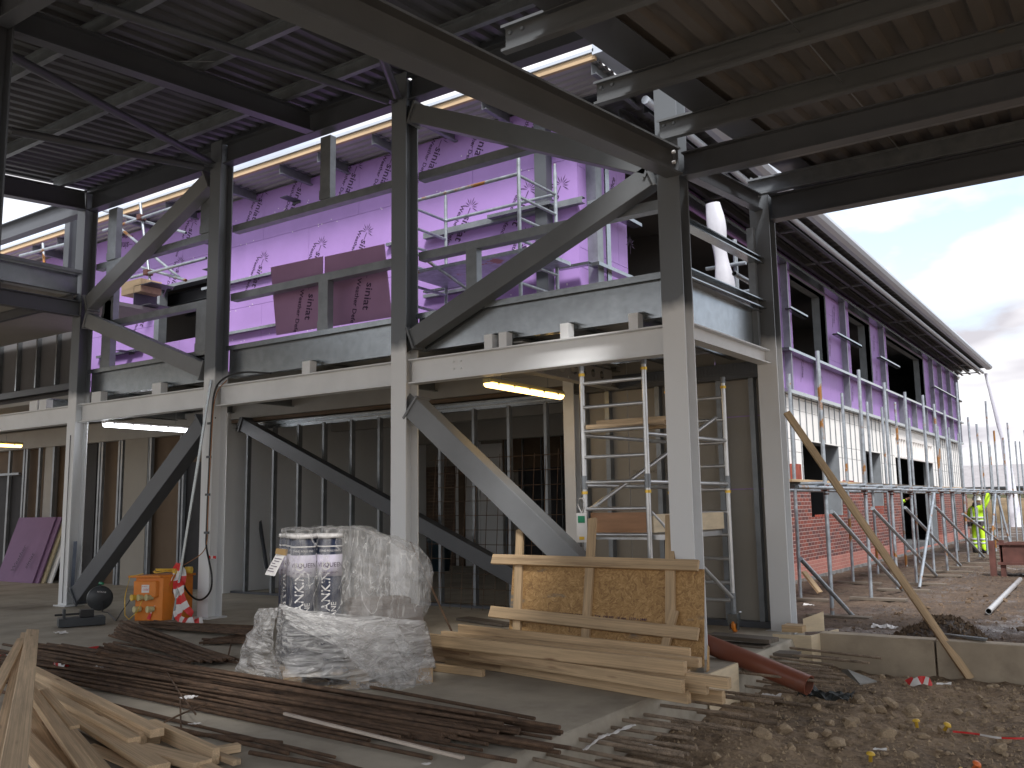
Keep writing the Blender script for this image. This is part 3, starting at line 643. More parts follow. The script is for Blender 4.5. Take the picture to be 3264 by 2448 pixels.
# brackets / rails on purple wall A
def railA(k, x0, y0, x1, y1, m=GALV, y=YW-.09, h=.05):
    a = z(k, x0, y0, Y=y); b = z(k, x1, y1, Y=y); mb = MB(); zz_ = (a.z+b.z)/2; mb.extr(Cp(h, .09, .003, .01, -1), (a.x, y, zz_), (b.x, y, zz_)); return mb.build('rail', m, BD)
railA(4, 1290, 235, 1735, 150); railA(4, 1345, 545, 1770, 475); railA(4, 615, 680, 900, 630); railA(5, 300, -40, 365, -55, GALV)
railA(5, 540, 290, 960, 215, GALVD); railA(5, 540, 255, 770, 225, GALV, YW-.25, .03); railA(2, 540, 1500, 1560, 1290, GALVD, YW-.12, .09)
railA(5, 320, 345, 480, 320); railA(5, 1400, 105, 1600, 80, GALV, YW-.2, .04)
def stub(k, x, y, l=.32):
    a = z(k, x, y, Y=YW-.2); mb = MB(); mb.box((a.x-.09, YW-l, a.z-.012), (a.x+.09, YW-.001, a.z)); mb.box((a.x-.09, YW-.02, a.z-.05), (a.x+.09, YW-.001, a.z)); mb.build('bracket', STEEL, BD)
for q in ((1, 1850, 1270), (1, 1350, 1560), (4, 1350, 120), (4, 940, 330), (4, 790, 640)): stub(*q)
# eaves: projecting channels, deck, timber fascia, metal trim
ex = []
for k, x, y in ((2, 200, 900), (1, 1780, 1050), (2, 545, 790), (2, 905, 690), (2, -150, 1010), (1, 1430, 1160), (1, 1050, 1260), (1, 800, 1340), (2, 1610, 520), (1, 355, 1520), (1, 195, 1590)):
    a = z(k, x, y, Y=10.0); mb = MB(); mb.extr(Cp(.19, .07, .004, .015), (a.x, 10.04, 7.17), (a.x, 11.4, 7.17)); mb.build('roof_joist', GALVD, BD)
mb = MB(); mb.box((-26, 9.98, 7.25), (XF+.75, 10.04, 7.335)); mb.build('timber_fascia', FASC, BD)
mb = MB(); mb.box((-26, 9.95, 7.34), (XF+.75, 10.3, 7.385)); mb.build('eaves_trim', GUT, BD)
deck2 = MB(); n = int(20/.15); 
pr = []
for i in range(int(1.6/.16)):
    a = 10.05+i*.16; pr += [(a, 0), (a+.06, 0), (a+.08, .03), (a+.14, .03)]
pr = [(a, d) for a, d in pr]; m_ = len(pr)
vs = [(-26, y, 7.255+d) for y, d in pr]+[(XF+.75, y, 7.255+d) for y, d in pr]
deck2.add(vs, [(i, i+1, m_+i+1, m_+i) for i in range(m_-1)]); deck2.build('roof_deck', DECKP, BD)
mb = MB(); mb.box((-26, 11.6, 7.3), (XF+.2, 44, 7.45)); mb.build('roof_deck', DARK, BD)

# ---- facade along X = XF
REV = mat('grey_reveal', (.20, .22, .24), .7)
WIN = [(12.25, 19.35, 4.72, 6.62), (20.45, 23.35, 4.72, 6.62), (25.65, 28.1, 4.72, 6.62), (30.25, 36.4, 4.72, 6.62)]
YE = 43.6
def facade(name, m, y0, y1, z0, z1, x, th, holes, sheet=None, gap=.006):
    mb = MB(); cy_ = sorted({y0, y1}|{c for h in holes for c in h[:2] if y0 < c < y1}|(set(sheet[0]) if sheet else set()))
    cz_ = sorted({z0, z1}|{c for h in holes for c in h[2:] if z0 < c < z1}|(set(sheet[1]) if sheet else set()))
    g_ = gap/2 if sheet else 0
    for a, b in zip(cy_[:-1], cy_[1:]):
        for c, d in zip(cz_[:-1], cz_[1:]):
            ym, zm = (a+b)/2, (c+d)/2
            if any(h[0] < ym < h[1] and h[2] < zm < h[3] for h in holes): continue
            mb.box((x-th, a+g_, c+g_), (x, b-g_, d-g_))
    return mb.build(name, m, BD)
wallB = facade('wall', PURPLE, YW+.02, YE, 3.8, 7.0, XF, .02, WIN, ([YW+1.2+2.4*i for i in range(14) if YW+1.2+2.4*i < YE], [5.0, 6.2]))
facade('wall_frame', DARK, YW+.2, YE-.05, 3.8, 7.0, XF-.025, .12, WIN)
for (a, b, c, d) in WIN:
    mb = MB(); mb.box((XF-.34, b, c), (XF+.002, b+.04, d)); mb.box((XF-.34, a-.04, c), (XF-.15, a, d)); mb.box((XF-.34, a, c-.03), (XF+.01, b, c)); mb.box((XF-.34, a, d), (XF+.001, b, d+.03))
    if a > 12.3: mb.build('window_reveal', REV, BD)
# rails with studs outboard of the purple wall
for zc_, hh, dx in ((3.80, .08, .14), (4.70, .06, .22), (6.70, .07, .22)):
    mb = MB(); mb.extr(Cp(hh, dx, .004, .0, -1) if False else [(0, -hh/2), (dx, -hh/2), (dx, hh/2), (0, hh/2)], (XF+.02, YW+ (8.6 if zc_ < 6 else 1.0), zc_), (XF+.02, YE+.1, zc_)); mb.build('rail', GALV, BD)
for y in (19.7, 21.9, 24.6, 27.0, 29.1, 31.4, 33.5, 35.5, 37.3, 39.2, 41.2, 43.3):
    segs = ((3.84, 4.66), (4.74, 6.66)) if not any(a < y < b for a, b, _, _ in WIN) else ((3.84, 4.66),)
    for a, b in segs:
        mb = MB(); mb.extr([(-.03, -.075), (.03, -.075), (.03, .075), (-.03, .075)], (XF+.10, y, a), (XF+.10, y, b), (1, 0, 0)); mb.build('stud', GALVD, BD)
for a, b in ((19.6, 20.9), (23.4, 25.95), (28.2, 30.9), (37.0, YE)):
    mb = MB(); mb.box((XF+.12, a, 5.60), (XF+.24, b, 5.64)); mb.box((XF+.235, a, 5.60), (XF+.24, b, 5.68)); mb.build('rail', GALV, BD)
mk = MB()
for y, zz_, k_ in ((19.95, 6.5, .8), (20.1, 5.7, .8), (23.6, 5.5, .8), (24.2, 6.45, .8), (21.1, 4.62, .7), (22.6, 4.4, .7), (25.6, 4.45, .7), (28.6, 6.3, .8), (28.7, 5.4, .8), (31.0, 4.5, .7), (33, 4.5, .7), (38, 6.3, .8), (40, 5.2, .8)):
    if zz_ > 4.9 or True: put_mark(mk, (XF+.003, y, zz_), (0, -.25, -.95), (0, .95, -.25), k_*.9)
put_text(mk, 'Defence', z(2, 1735, 1310, X=XF+.003), (0, .45, .95), (0, -.95, .45), .15)
put_burst(mk, z(2, 1868, 1570, X=XF+.003), (0, 0, -1), (0, 1, 0), .16)
mk.build('printed_lettering', INK, wallB)
# corner studs and brackets where wall A turns
for y_ in (YW+.05,):
    mb = MB(); mb.box((XF-.62, YW-.16, 3.6), (XF-.42, YW-.002, 7.2)); mb.build('stud', STEEL, BD)
    mb = MB(); mb.box((XF+.0, YW+.25, 3.6), (XF+.16, YW+.42, 7.1)); mb.build('stud', GALVD, BD)
    mb = MB(); mb.box((XF+.16, YW+.5, 3.6), (XF+.18, YW+.62, 7.1)); mb.build('stud', GALV, BD)
    for zz_ in (4.72, 5.62):
        mb = MB(); mb.box((XF+.1, YW+.1, zz_), (XF+.26, YW+1.5, zz_+.05)); mb.build('rail', GALV, BD)
        mb = MB(); mb.box((XF-1.4, YW-.26, zz_), (XF-.3, YW-.1, zz_+.05)); mb.build('rail', GALV, BD)
# lower leaf: white insulation, brick, blockwork
LOW = [(20.7, 23.75, 1.05, 2.78), (26.5, 28.35, 1.05, 2.78), (30.4, 36.8, -.4, 3.45)]
facade('insulation_board', INSUL, 12.2, YE, -.2, 3.76, XF+.0, .05, LOW, ([12.2+.6*i for i in range(1, 52) if 12.2+.6*i < YE], [1.3, 2.5, 3.7]), .012)
for i in range(50):
    y = 19.6+i*.49
    if y > YE or any(a-.1 < y < b+.1 for a, b, _, _ in LOW[2:]): continue
    z0 = 2.82 if any(a < y < b for a, b, _, _ in LOW) else 1.6
    mb = MB(); mb.box((XF+.003, y, z0), (XF+.02, y+.035, 3.74)); mb.build('fixing_strip', GALVD, BD)
facade('brick_leaf', BRICK, 12.3, YE, .12, 1.78, XF+.12, .10, LOW+[(30.4, 36.8, -1, 4), (23.76, 24.3, 1.62, 3), (28.36, 29.2, 1.7, 3)])
facade('brick_plinth', PINKB, 12.3, YE, -.22, .12, XF+.123, .10, [(30.4, 36.8, -.18, 3)])
facade('block_footing', BLOCK, 12.3, YE, -.6, -.22, XF+.14, .12, [])
for (a, b, c, d) in LOW:
    mb = MB(); mb.box((XF-.34, b, c), (XF-.002, b+.05, d)); mb.box((XF-.34, a, d), (XF-.002, b, d+.03)); mb.build('window_reveal' if c > 0 else 'door_reveal', REV, BD)
# pale lintel grille above the door opening
mb = MB()
mb.box((XF-.03, 30.4, 3.36), (XF+.03, 36.8, 3.45)); mb.box((XF-.03, 30.4, 2.74), (XF+.03, 36.8, 2.80))
for i in range(17): mb.box((XF-.03, 30.4+i*.395, 2.8), (XF+.03, 30.46+i*.395, 3.36))
mb.box((XF-.06, 30.4, 2.74), (XF-.035, 36.8, 3.4)); mb.build('lintel_grille', PAPER, BD)
# inside of the building: floors, back walls, so the openings look into rooms
mb = MB(); mb.box((-13, YW+.2, 3.35), (XF-.2, YE, 3.6)); mb.box((-13, 12.2, -.35), (XF-.36, YE, -.1)); mb.box((-13, YW+.2, 6.95), (XF-.2, YE, 7.0)); mb.build('floor', INTER, BD)
mb = MB(); mb.box((-13.05, YW+.2, 3.6), (-12.9, YE, 6.95)); mb.box((-12, YE-.2, -.1), (XF-.2, YE-.02, 6.95)); mb.box((-9, 16.8, 3.6), (XF-1.2, 16.9, 6.95))
for y in (24.5, 29.2): mb.box((-12.9, y, 3.6), (XF-1.5, y+.1, 6.95)); mb.box((-12.9, y, -.1), (XF-1.5, y+.1, 3.35))
mb.box((-10.2, 17.6, -.1), (-10.1, YE, 3.35)); mb.build('inner_wall', INTER, BD)
mb = MB(); mb.box((-26, YW+4.5, 3.6), (-13.05, YW+4.6, 7.2)); mb.box((-26, YW+.2, 3.35), (-13.05, YW+4.5, 3.5)); mb.build('inner_wall', INTER, BD)
for i in range(5):
    mb = MB(); mb.extr(Ip(.25, .12), (-16.8+i*.0, YW+.5+i*.8, 5.75+.0*i), (-13.2, YW+.5+i*.8, 5.75)); mb.build('roof_beam', STEEL, BD)
# facade roof edge: gutter, soffit beams, deck
XG = -4.75
mb = MB(); mb.extr([(x_*.8, y_*.62) for x_, y_ in [(-.16, -.14), (-.02, -.16), (.10, -.10), (.16, .02), (.14, .16), (-.02, .24), (-.20, .24), (-.20, .20), (-.04, .19), (.09, .13), (.11, .02), (.06, -.07), (-.04, -.11), (-.16, -.10)]], (XG-.14, 11.0, 7.2), (XG-.14, 45.0, 7.2), (0, 0, 1)); mb.build('gutter_fascia', GUT, BD)
mb = MB(); mb.tube((XG-.42, 11, 7.0), (XG-.42, 45, 7.0), .06, 12); mb.build('gutter_pipe', GUT, BD)
for x, h_ in ((XG-.55, .2), (XG-.95, .16), (XF+.15, .2)):
    mb = MB(); mb.extr(Cp(h_, .08, .004, .01), (x, 11.2, 7.0), (x, 44.8, 7.0)); mb.build('eaves_beam', STEEL, BD)
for i in range(12):
    y = 12.4+i*2.9; mb = MB(); mb.box((XF, y, 6.92), (XG-.5, y+.06, 6.96)); mb.box((XF-.1, y+.1, 6.7), (XF+.06, y+.2, 7.1)); mb.build('eaves_arm', GALVD, BD)
mb = MB(); n = 170; vs = []; 
for i in range(n*2): vs += [(XF-.2, 11+i*.1, 7.12+.035*((i//2) % 2)), (XG-.3, 11+i*.1, 7.16+.035*((i//2) % 2))]
mb.add(vs, [(2*i, 2*i+1, 2*i+3, 2*i+2) for i in range(n*2-1)]); mb.build('soffit_sheet', DECKL, BD)
mb = MB(); mb.box((XF-.25, 10.9, 7.22), (XG-.2, 45, 7.30)); mb.build('roof_covering', STEEL, BD)
# grey upstand box above the corner of the canopy
mb = MB(); mb.box((-5.42, 9.95, 7.30), (-5.0, 10.8, 7.62)); mb.build('roof_upstand', GUT, BD)

# ================================================================== GROUND FLOOR ROOMS
RM = thing('partition_wall', 'plasterboard and metal stud partitions of the unfinished ground floor rooms', 'partition wall', (-10, 10.4, 0))
YP = 10.4
mb = MB(); mb.extr(Cp(.06, .09, .003, 0), (-13.0, YP, 2.86), (-5.9, YP, 2.86)); mb.box((-13.0, YP-.02, 2.78), (-5.9, YP+.06, 2.84)); mb.build('head_track', GALV, RM)
mb = MB(); mb.box((-13.0, YP-.05, 0.0), (-5.9, YP+.05, .035)); mb.build('floor_track', STEEL, RM)
for x in [-12.64, -11.97, -11.37, -10.78, -10.16, -9.57, -8.97, -8.37, -7.75, -7.14, -6.53]:
    mb = MB(); mb.extr([(-.022, -.04), (.022, -.04), (.022, .04), (-.022, .04)], (x, YP, .035), (x, YP, 2.8), (0, 1, 0))
    st = mb.build('stud', GALVD, RM)
mb = MB(); mb.box((-13.05, 10.2, 0), (-12.98, 15.6, 3.2)); mb.build('board_wall', WBOARD, RM)
mb = MB(); mb.box((-13.0, YP-.13, 2.98), (-6.1, YP+.08, 3.25)); mb.build('head_beam', SOFFIT, RM)
mb = MB(); mb.box((-13.0, YP-.12, 2.915), (-5.9, YP+.02, 2.97)); mb.build('timber_packer', BROWN, RM)
mb = MB(); mb.box((-22, 10.7, 3.2), (-6.2, 18, 3.3)); mb.box((-6.2, 10.45, 3.16), (-3.5, 10.75, 3.2)); mb.box((-12.9, 12.6, 2.9), (-6.1, 12.75, 3.2)); mb.box((-12.9, 15, 2.75), (-6.1, 15.2, 3.2)); mb.build('ceiling', SOFFIT, RM)
# back wall with brick panel, near-black boards painted as the shade of doorways
YB = 17.5
def bk(name, k, x0, y0, x1, y1, m, y=YB, th=.06, floor=False, parent=RM):
    a = z(k, x0, y0, Y=y); b = z(k, x1, y1, Y=y); mb = MB(); mb.box((a.x, y, 0 if floor else b.z), (b.x, y+th, a.z)); return mb.build(name, m, parent)
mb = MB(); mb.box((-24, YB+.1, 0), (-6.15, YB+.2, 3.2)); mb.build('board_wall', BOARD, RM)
bk('brick_panel', 5, 552, 1388, 742, 1600, BRICKX, floor=True)
bk('board_wall', 5, 745, 1200, 905, 1600, WBOARD, YB+.02, floor=True); bk('timber_post', 5, 765, 1395, 800, 1600, BROWN, YB-.06, floor=True)
bk('dark_panel', 5, 1050, 1200, 1640, 1395, BROWN, YB-.04); bk('door_shade_board', 5, 1150, 1395, 1640, 1600, DARK, YB-.05, floor=True)
bk('board_wall', 5, 905, 1240, 1050, 1600, WBOARD, YB, floor=True)
for x in (1060, 1170, 1290, 1420): bk('stud', 5, x, 1190, x+14, 1600, GALVD, YB-.2, .05, True)
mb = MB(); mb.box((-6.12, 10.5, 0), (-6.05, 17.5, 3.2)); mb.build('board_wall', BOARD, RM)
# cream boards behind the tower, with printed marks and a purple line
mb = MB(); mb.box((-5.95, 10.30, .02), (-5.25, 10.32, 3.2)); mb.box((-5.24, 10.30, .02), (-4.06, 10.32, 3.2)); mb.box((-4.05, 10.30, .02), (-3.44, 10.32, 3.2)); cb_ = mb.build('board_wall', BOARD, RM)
mb = MB()
for x in (-5.86, -5.52, -4.82, -4.62, -4.02, -3.62): mb.box((x, 10.20, .02), (x+.06, 10.295, 2.9))
mb.build('stud', GALVD, RM)
mb = MB(); mb.box((-5.95, 10.14, 2.84), (-3.46, 10.30, 2.90))
for i in range(52): mb.box((-5.9+i*.046, 10.12, 2.90), (-5.88+i*.046, 10.135, 3.0))
mb.box((-5.95, 10.125, 2.885), (-3.46, 10.14, 3.02)); mb.box((-5.95, 10.18, 0), (-3.46, 10.29, .07)); mb.build('head_track', STEEL, RM)
mb = MB(); mb.box((-4.0, 10.294, 2.402), (-3.46, 10.298, 2.412)); mb.box((-4.0, 10.294, 1.552), (-3.46, 10.298, 1.562)); mb.build('purple_line', PURPLE, cb_)
mb = MB(); put_text(mb, 'TWC 1   V4.2 T NN4   GTE-T', (-5.2, 10.296, 1.78), (1, 0, 0), (0, 0, 1), .06); mb.build('printed_lettering', mat('faint_ink', (.22, .2, .17), .8), cb_)
# left hand rooms: brown boards, cream posts
YL = 10.5
def lp(name, x0, x1, m, y0=200, y=YL, th=.05, z1=None, zb=0):
    a = z('l', x0, 900, Y=y).x; b = z('l', x1, 900, Y=y).x; mb = MB(); mb.box((a, y, zb), (b, y+th, 3.2 if z1 is None else z1)); return mb.build(name, m, RM)
lp('board_wall', -900, 640, BROWN, th=.05, y=YL+.12); lp('board_wall', 860, 1110, BROWN, y=YL+.1); lp('board_wall', 1340, 1660, BROWN, y=YL+.1)
lp('board_post', 1115, 1325, BOARD, y=YL-.05, th=.25); lp('board_post', 385, 455, SOFFIT, y=YL-.02, th=.2)
lp('door_shade_board', 1680, 1890, DARK, y=YL+.05, z1=2.3); lp('board_wall', 1680, 1890, BROWN, y=YL+.1)
lp('door_shade_board', -120, 185, DARK, y=YL+.04, z1=2.25); lp('door_shade_board', 640, 860, DARK, y=YL+.06)  # solid near-black boards standing in for the shade inside these openings
for x in (55, 190, 215, 330, 460, 600, 880, 1060, 1085, 1150, 1350, 1625, 1655, 1330, 905):
    lp('stud', x-7, x+8, GALVD, y=YL-.04, th=.06)
mb = MB(); a = z('l', -200, 520, Y=YL-.03); mb.box((a.x, YL-.05, 2.26), (z('l', 190, 520, Y=YL).x, YL, 2.31)); mb.build('door_head', GALVD, RM)
mb = MB(); mb.box((-24, YL-.08, 2.82), (-13.1, YL+.3, 3.2)); mb.build('head_beam', SOFFIT, RM)
# upper left clad bay: boards between bright studs
YC = 9.3
a0 = z(4, -200, 600, Y=YC).x; a1 = z(4, 480, 600, Y=YC).x; zt = z(4, 250, 500, Y=YC).z; zb_ = z(4, 250, 880, Y=YC).z
mb = MB(); mb.box((a0, YC, zb_), (a1, YC+.05, zt+.6)); mb.build('board_wall', INTER, RM)
for x in (5, 122, 245, 372, 468, -110):
    xx = z(4, x, 700, Y=YC-.04).x; mb = MB(); mb.box((xx-.012, YC-.09, zb_), (xx+.03, YC-.002, zt+.6)); mb.build('stud', GALV, RM)
mb = MB(); mb.box((-23, YC+.06, 3.2), (a1+.3, YC+.1, zb_+.1)); mb.build('added_dark_panel', INTER, RM)  # added dark panel, hides the brightly lit purple wall below the boards
mb = MB(); mb.box((a0, YC-.12, zb_-.14), (a1+.6, YC-.0, zb_-.02)); mb.build('floor_track', STEEL, RM)
# cellular beam carrying services, with real round holes
def cell_plate(x, y0, z0, z1, holes, y1):
    mb = MB(); n = 20; ys_ = [y0]+[ (holes[i][0]+holes[i+1][0])/2 for i in range(len(holes)-1)]+[y1]
    for (yc, r_), a, b in zip(holes, ys_[:-1], ys_[1:]):
        zc_ = (z0+z1)/2; inn = []; out = []
        for k in range(n):
            t = 2*math.pi*k/n; c_, s_ = math.cos(t), math.sin(t); inn.append((x, yc+r_*c_, zc_+r_*s_))
            sy = (b-yc if c_ > 0 else yc-a)/max(abs(c_), 1e-6); sz = ((z1-z0)/2)/max(abs(s_), 1e-6); q = min(sy, sz); out.append((x, yc+q*c_, zc_+q*s_))
        mb.add(inn+out, [(k, (k+1) % n, n+(k+1) % n, n+k) for k in range(n)])
    return mb
hl = [(8.35+i*.27, .075) for i in range(4)]+[(9.40+i*.22, .05) for i in range(3)]
mb = cell_plate(-5.35, 8.15, 2.86, 3.14, hl, 10.1); mb.box((-5.42, 7.95, 2.845), (-5.28, 10.2, 2.86)); mb.box((-5.42, 7.95, 3.14), (-5.28, 10.2, 3.155)); mb.build('cellular_beam', SOFFIT, RM)
mb = MB()
for y, r_ in hl: mb.tube((-5.33, y, 3.0), (-5.33, y, 3.14), .004, 5)
mb.build('drop_rod', GALVD, RM)
mb = MB(); mb.box((-6.9, 8.15, 3.12), (-5.36, 10.1, 3.13)); mb.box((-7.8, 8.6, 3.0), (-6.0, 8.75, 3.2)); mb.build('ceiling', SOFFIT, RM)
mb = MB(); mb.box((-3.22, -2.2, 3.6), (-3.16, .6, 6.6)); mb.build('sun_blocker', STEEL, HR)  # added plate, out of view, stops sun coming through between the two roofs

# ================================================================== UPPER FLOOR LOOSE THINGS
def quad_board(name, pts, th, m, parent=None, n=Vector((0, 1, 0))):
    mb = MB(); n = n.normalized()*th; p = [Vector(a) for a in pts]
    mb.add(p+[a+n for a in p], [(0, 1, 2, 3), (7, 6, 5, 4), (0, 4, 5, 1), (1, 5, 6, 2), (2, 6, 7, 3), (3, 7, 4, 0)]); o = mb.build(name, m, parent); fixn(o); return o
yb = 8.22
TL, TR = z(4, 1735, 105, Y=yb), at(1219, 776, Y=yb); BL, BR = z(4, 1772, 540, Y=yb), z(5, 328, 420, Y=yb)
ml, mr_ = z(4, 2062, 480, Y=yb), z(4, 2100, 480, Y=yb)
def mixp(a, b, t): return Vector(a)*(1-t)+Vector(b)*t
b1 = quad_board('sheathing_board', [BL, Vector((ml.x, yb, BL.z)), Vector((ml.x, yb, mixp(TL, TR, .5).z)), TL], .0125, PURD)
tag(b1, 'loose purple sheathing board, toned as in shade, standing behind the middle rail, left of the pair', 'board', 'loose boards on the upper floor')
b2 = quad_board('sheathing_board', [Vector((ml.x+.01, yb+.03, BL.z)), BR+Vector((0, .03, 0)), TR+Vector((0, .03, 0)), Vector((ml.x+.01, yb+.03, mixp(TL, TR, .5).z))], .0125, PURD)
tag(b2, 'loose purple sheathing board, toned as in shade, standing behind the middle rail, right of the pair', 'board', 'loose boards on the upper floor')
for b_, q in ((b1, (4, 1985, 205)), (b2, (5, 185, 130))):
    o_ = z(*q, Y=yb-.004 + (0 if b_ is b1 else .03)); mb = MB(); put_burst(mb, o_, (-.22, 0, -1), (1, 0, -.22), .10)
    put_text(mb, 'siniat', o_+Vector((-.01, 0, -.14)), (-.22, 0, -1), (1, 0, -.22), .17); put_text(mb, 'Weather Defe', o_+Vector((-.17, 0, -.06)), (-.22, 0, -1), (1, 0, -.22), .10)
    mb.build('printed_lettering', INK, b_)
# aluminium tower on the upper floor
UT = thing('access_tower', 'silver tube access tower on the upper floor in front of the purple wall', 'scaffold tower', (-6, 9.5, 3.33), 'access towers')
p1 = z(2, 1150, 970, Y=9.2); p2 = z(2, 1385, 1105, X=p1.x); p3 = z(2, 685, 1275, Y=p2.y); p4 = Vector((p3.x, p1.y, p3.z))
def tb(name, p, q, r, m, parent, hollow=False, n=12): mb = MB(); mb.tube(p, q, r, n, hollow); return mb.build(name, m, parent)
for p in (p1, p2, p3, p4):
    tb('standard', (p.x, p.y, 3.34), (p.x, p.y, p.z), .025, SCAFF, UT); tb('spigot', (p.x, p.y, p.z), (p.x, p.y, p.z+.12), .018, SCAFF, UT)
zz_ = p1.z-.28
for zr in (p1.z-.30,): 
    tb('guard_rail', (p1.x, p1.y, zr), (p4.x, p4.y, zr), .024, SCAFF, UT); tb('guard_rail', (p2.x, p2.y, zr-.02), (p3.x, p3.y, zr-.02), .024, SCAFF, UT)
for i in range(7):
    zr = p1.z-.32-i*.28
    if zr < 3.5: break
    tb('rung', (p1.x, p1.y, zr), (p2.x, p2.y, zr), .02, SCAFF, UT); tb('rung', (p4.x, p4.y, zr), (p3.x, p3.y, zr), .02, SCAFF, UT)
tb('diagonal_brace', (p1.x, p1.y, 3.6), (p4.x, p4.y, p1.z-.9), .022, SCAFF, UT)
mb = MB(); mb.box((p4.x, p4.y-.02, 4.55), (p1.x+.2, p2.y+.02, 4.60)); mb.build('platform', SCAFF, UT)
# scaffold poles at the far left of the upper floor
PL = thing('scaffold', 'weathered scaffold tubes crossing in front of the far left purple wall', 'scaffolding', (-14, 9.4, 3.33))
for a, b, y in (((90, 540), (780, 310), 9.35), ((360, 1000), (1100, 808), 9.35), ((450, 260), (580, 1280), 9.40), ((90, 340), (900, 560), 9.45), ((250, 510), (850, 1010), 9.47), ((470, 900), (900, 1025), 9.45)):
    p = z('k', *a, Y=y); q = z('k', *b, Y=y); tb('scaffold_tube', p, q, .026, SCAFF, PL, True)
for a in ((465, 410), (530, 950)):
    p = z('k', *a, Y=9.37); mb = MB(); mb.box(p-Vector((.06, .07, .05)), p+Vector((.05, .07, .05))); mb.build('coupler', RUST, PL, bevel=.01)
q0 = z(1, 130, 1640, Y=9.0); q1 = z(1, 760, 1450, Y=9.0); tb('scaffold_tube', q0, z(1, 500, 1545, Y=9.0), .03, SCAFF, PL)
tb('scaffold_tube', z(1, 275, 1560, Y=9.1), z(4, 285, 100, Y=9.1), .028, SCAFF, PL)
mb = MB(); a = z(1, 448, 1350, Y=8.6); b = z(4, 515, 70, Y=8.6); mb.extr(Ip(.2, .16), (a.x+.12, 8.6, z(4, 515, 110, Y=8.6).z), (a.x+.12, 8.6, a.z), (0, 1, 0)); mb.build('column', STEEL, FR)
# crate of offcuts beside the left column
k1 = z('k', 270, 1050, Y=8.9); k2 = z('k', 455, 1130, Y=8.9)
mb = MB(); mb.box((k1.x, 8.9, k2.z), (k2.x, 9.3, k1.z)); o = mb.build('timber_offcut', FASC); tag(o, 'thick pale timber offcut lying on steel sections at the upper left', 'timber')
for i, (x0, y0, x1, y1) in enumerate(((215, 1135, 440, 1290), )):
    a = z('k', x0, y0, Y=8.95); b = z('k', x1, y1, Y=8.95); mb = MB(); mb.extr(Cp(a.z-b.z, .5, .012, .0, 1), (b.x-.1, 8.9, (a.z+b.z)/2), (b.x-.1, 9.35, (a.z+b.z)/2)); tag(mb.build('steel_section', STEEL), 'dark steel channel section under the timber offcut', 'steel section')
# white polythene sleeve hanging between the right hand columns
def sleeve(name, pts, m, label):
    mb = MB(); n = 14; P_ = [(Vector(p), r_) for p, r_ in pts]; rings = []
    for i in range(len(P_)):
        p, r_ = P_[i]
        for k in range(n):
            a = 2*math.pi*k/n; rr = r_*(1+.12*noise.noise(Vector((k*1.3, p.z*2.5, 1)))); rings.append((p.x+rr*math.cos(a), p.y+rr*.6*math.sin(a), p.z))
    mb.add(rings, [(i*n+k, i*n+(k+1) % n, (i+1)*n+(k+1) % n, (i+1)*n+k) for i in range(len(P_)-1) for k in range(n)], True)
    return tag(mb.build(name, m), label, 'downpipe sleeve')
WPOLY = mat('white_polythene', (.62, .63, .70), .35, 0, .06, 6., .1, 12)
a = at(2275, 668, Y=10.65); b = at(2318, 945, Y=10.65)
sleeve('downpipe_sleeve', [(mixp(a, b, t), .105+.02*math.sin(t*9)) for t in [i/14 for i in range(-1, 20)]], WPOLY, 'white polythene sleeve hanging behind the rails between the two right columns')
a = at(3142, 1190, Y=44.6); b = at(3200, 1400, Y=44.4); c = at(3240, 1680, Y=43.5); 
sleeve('downpipe_sleeve', [(mixp(a, b, t), .07+.09*t) for t in (0, .2, .4, .6, .8)]+[(mixp(b, c, t), .13+.12*t) for t in (0, .25, .5, .75, 1)], WPOLY, 'long white polythene sleeve hanging from the far gutter corner')
# greenish scaffold tubes in the return bay
SB = thing('scaffold', 'greenish scaffold tubes seen through the return bay beside the far canopy column', 'scaffolding', (-3.6, 10.8, 3.3))
for (k, x0, y0), (x1, y1), yy in (((6, 355, 145), (505, 225), None), ((6, 355, 450), (520, 515), None)):
    p = z(k, x0, y0, X=-3.62); q = z(k, x1, y1, X=-3.62); q = p+(Vector((p.x, q.y, p.z))-p)*1.25; tb('scaffold_tube', p, q, .03, SCAFF, SB, True)
for (x0, y0), (x1, y1) in (((175, 115), (430, 75)), ((300, 275), (520, 250))):
    p = z(6, x0, y0, Y=10.9); q = z(6, x1, y1, Y=10.9); tb('scaffold_tube', p, q, .026, SCAFF, SB)
p = z(6, 362, 40, Y=10.95); tb('scaffold_tube', (p.x, 10.95, 3.4), (p.x, 10.95, 4.75), .028, SCAFF, SB)
for q in ((515, 225), (518, 515)):
    p = z(6, *q, Y=10.5); mb = MB(); mb.box(p-Vector((.05, .06, .08)), p+Vector((.05, .06, .08))); mb.build('coupler', RUST, SB, bevel=.01)

# ================================================================== LAMPS
def batten(x, m, lab, y=8.0):
    t = thing('strip_light', lab, 'strip light', (x, y+.8, 2.78), 'strip lights under the first floor')
    mb = MB(); mb.box((x-.055, y, 2.775), (x+.055, y+1.62, 2.83)); mb.build('housing', CREAM if m is LWARM else PAPER, t, bevel=.015)
    mb = MB(); mb.extr([(.06*math.cos(a), .052*math.sin(a)) for a in [math.pi+math.pi*i/10 for i in range(11)]], (x, y+.03, 2.775), (x, y+1.59, 2.775)); mb.build('diffuser', m, t)
    mb = MB()
    for i in range(5):
        for s_ in (-1, 1): mb.box((x+s_*.055-.008, y+.15+i*.32, 2.76), (x+s_*.055+.008, y+.17+i*.32, 2.79))
    mb.build('clip', STEEL, t)
    mb = MB()
    for dy in (.3, 1.3): mb.tube((x, y+dy, 2.83), (x, y+dy, 3.2), .004, 5)
    mb.build('hanger', GALVD, t)
batten(-5.89, LWARM, 'lit warm yellow strip light hanging nearest, right of the middle column', 8.13)
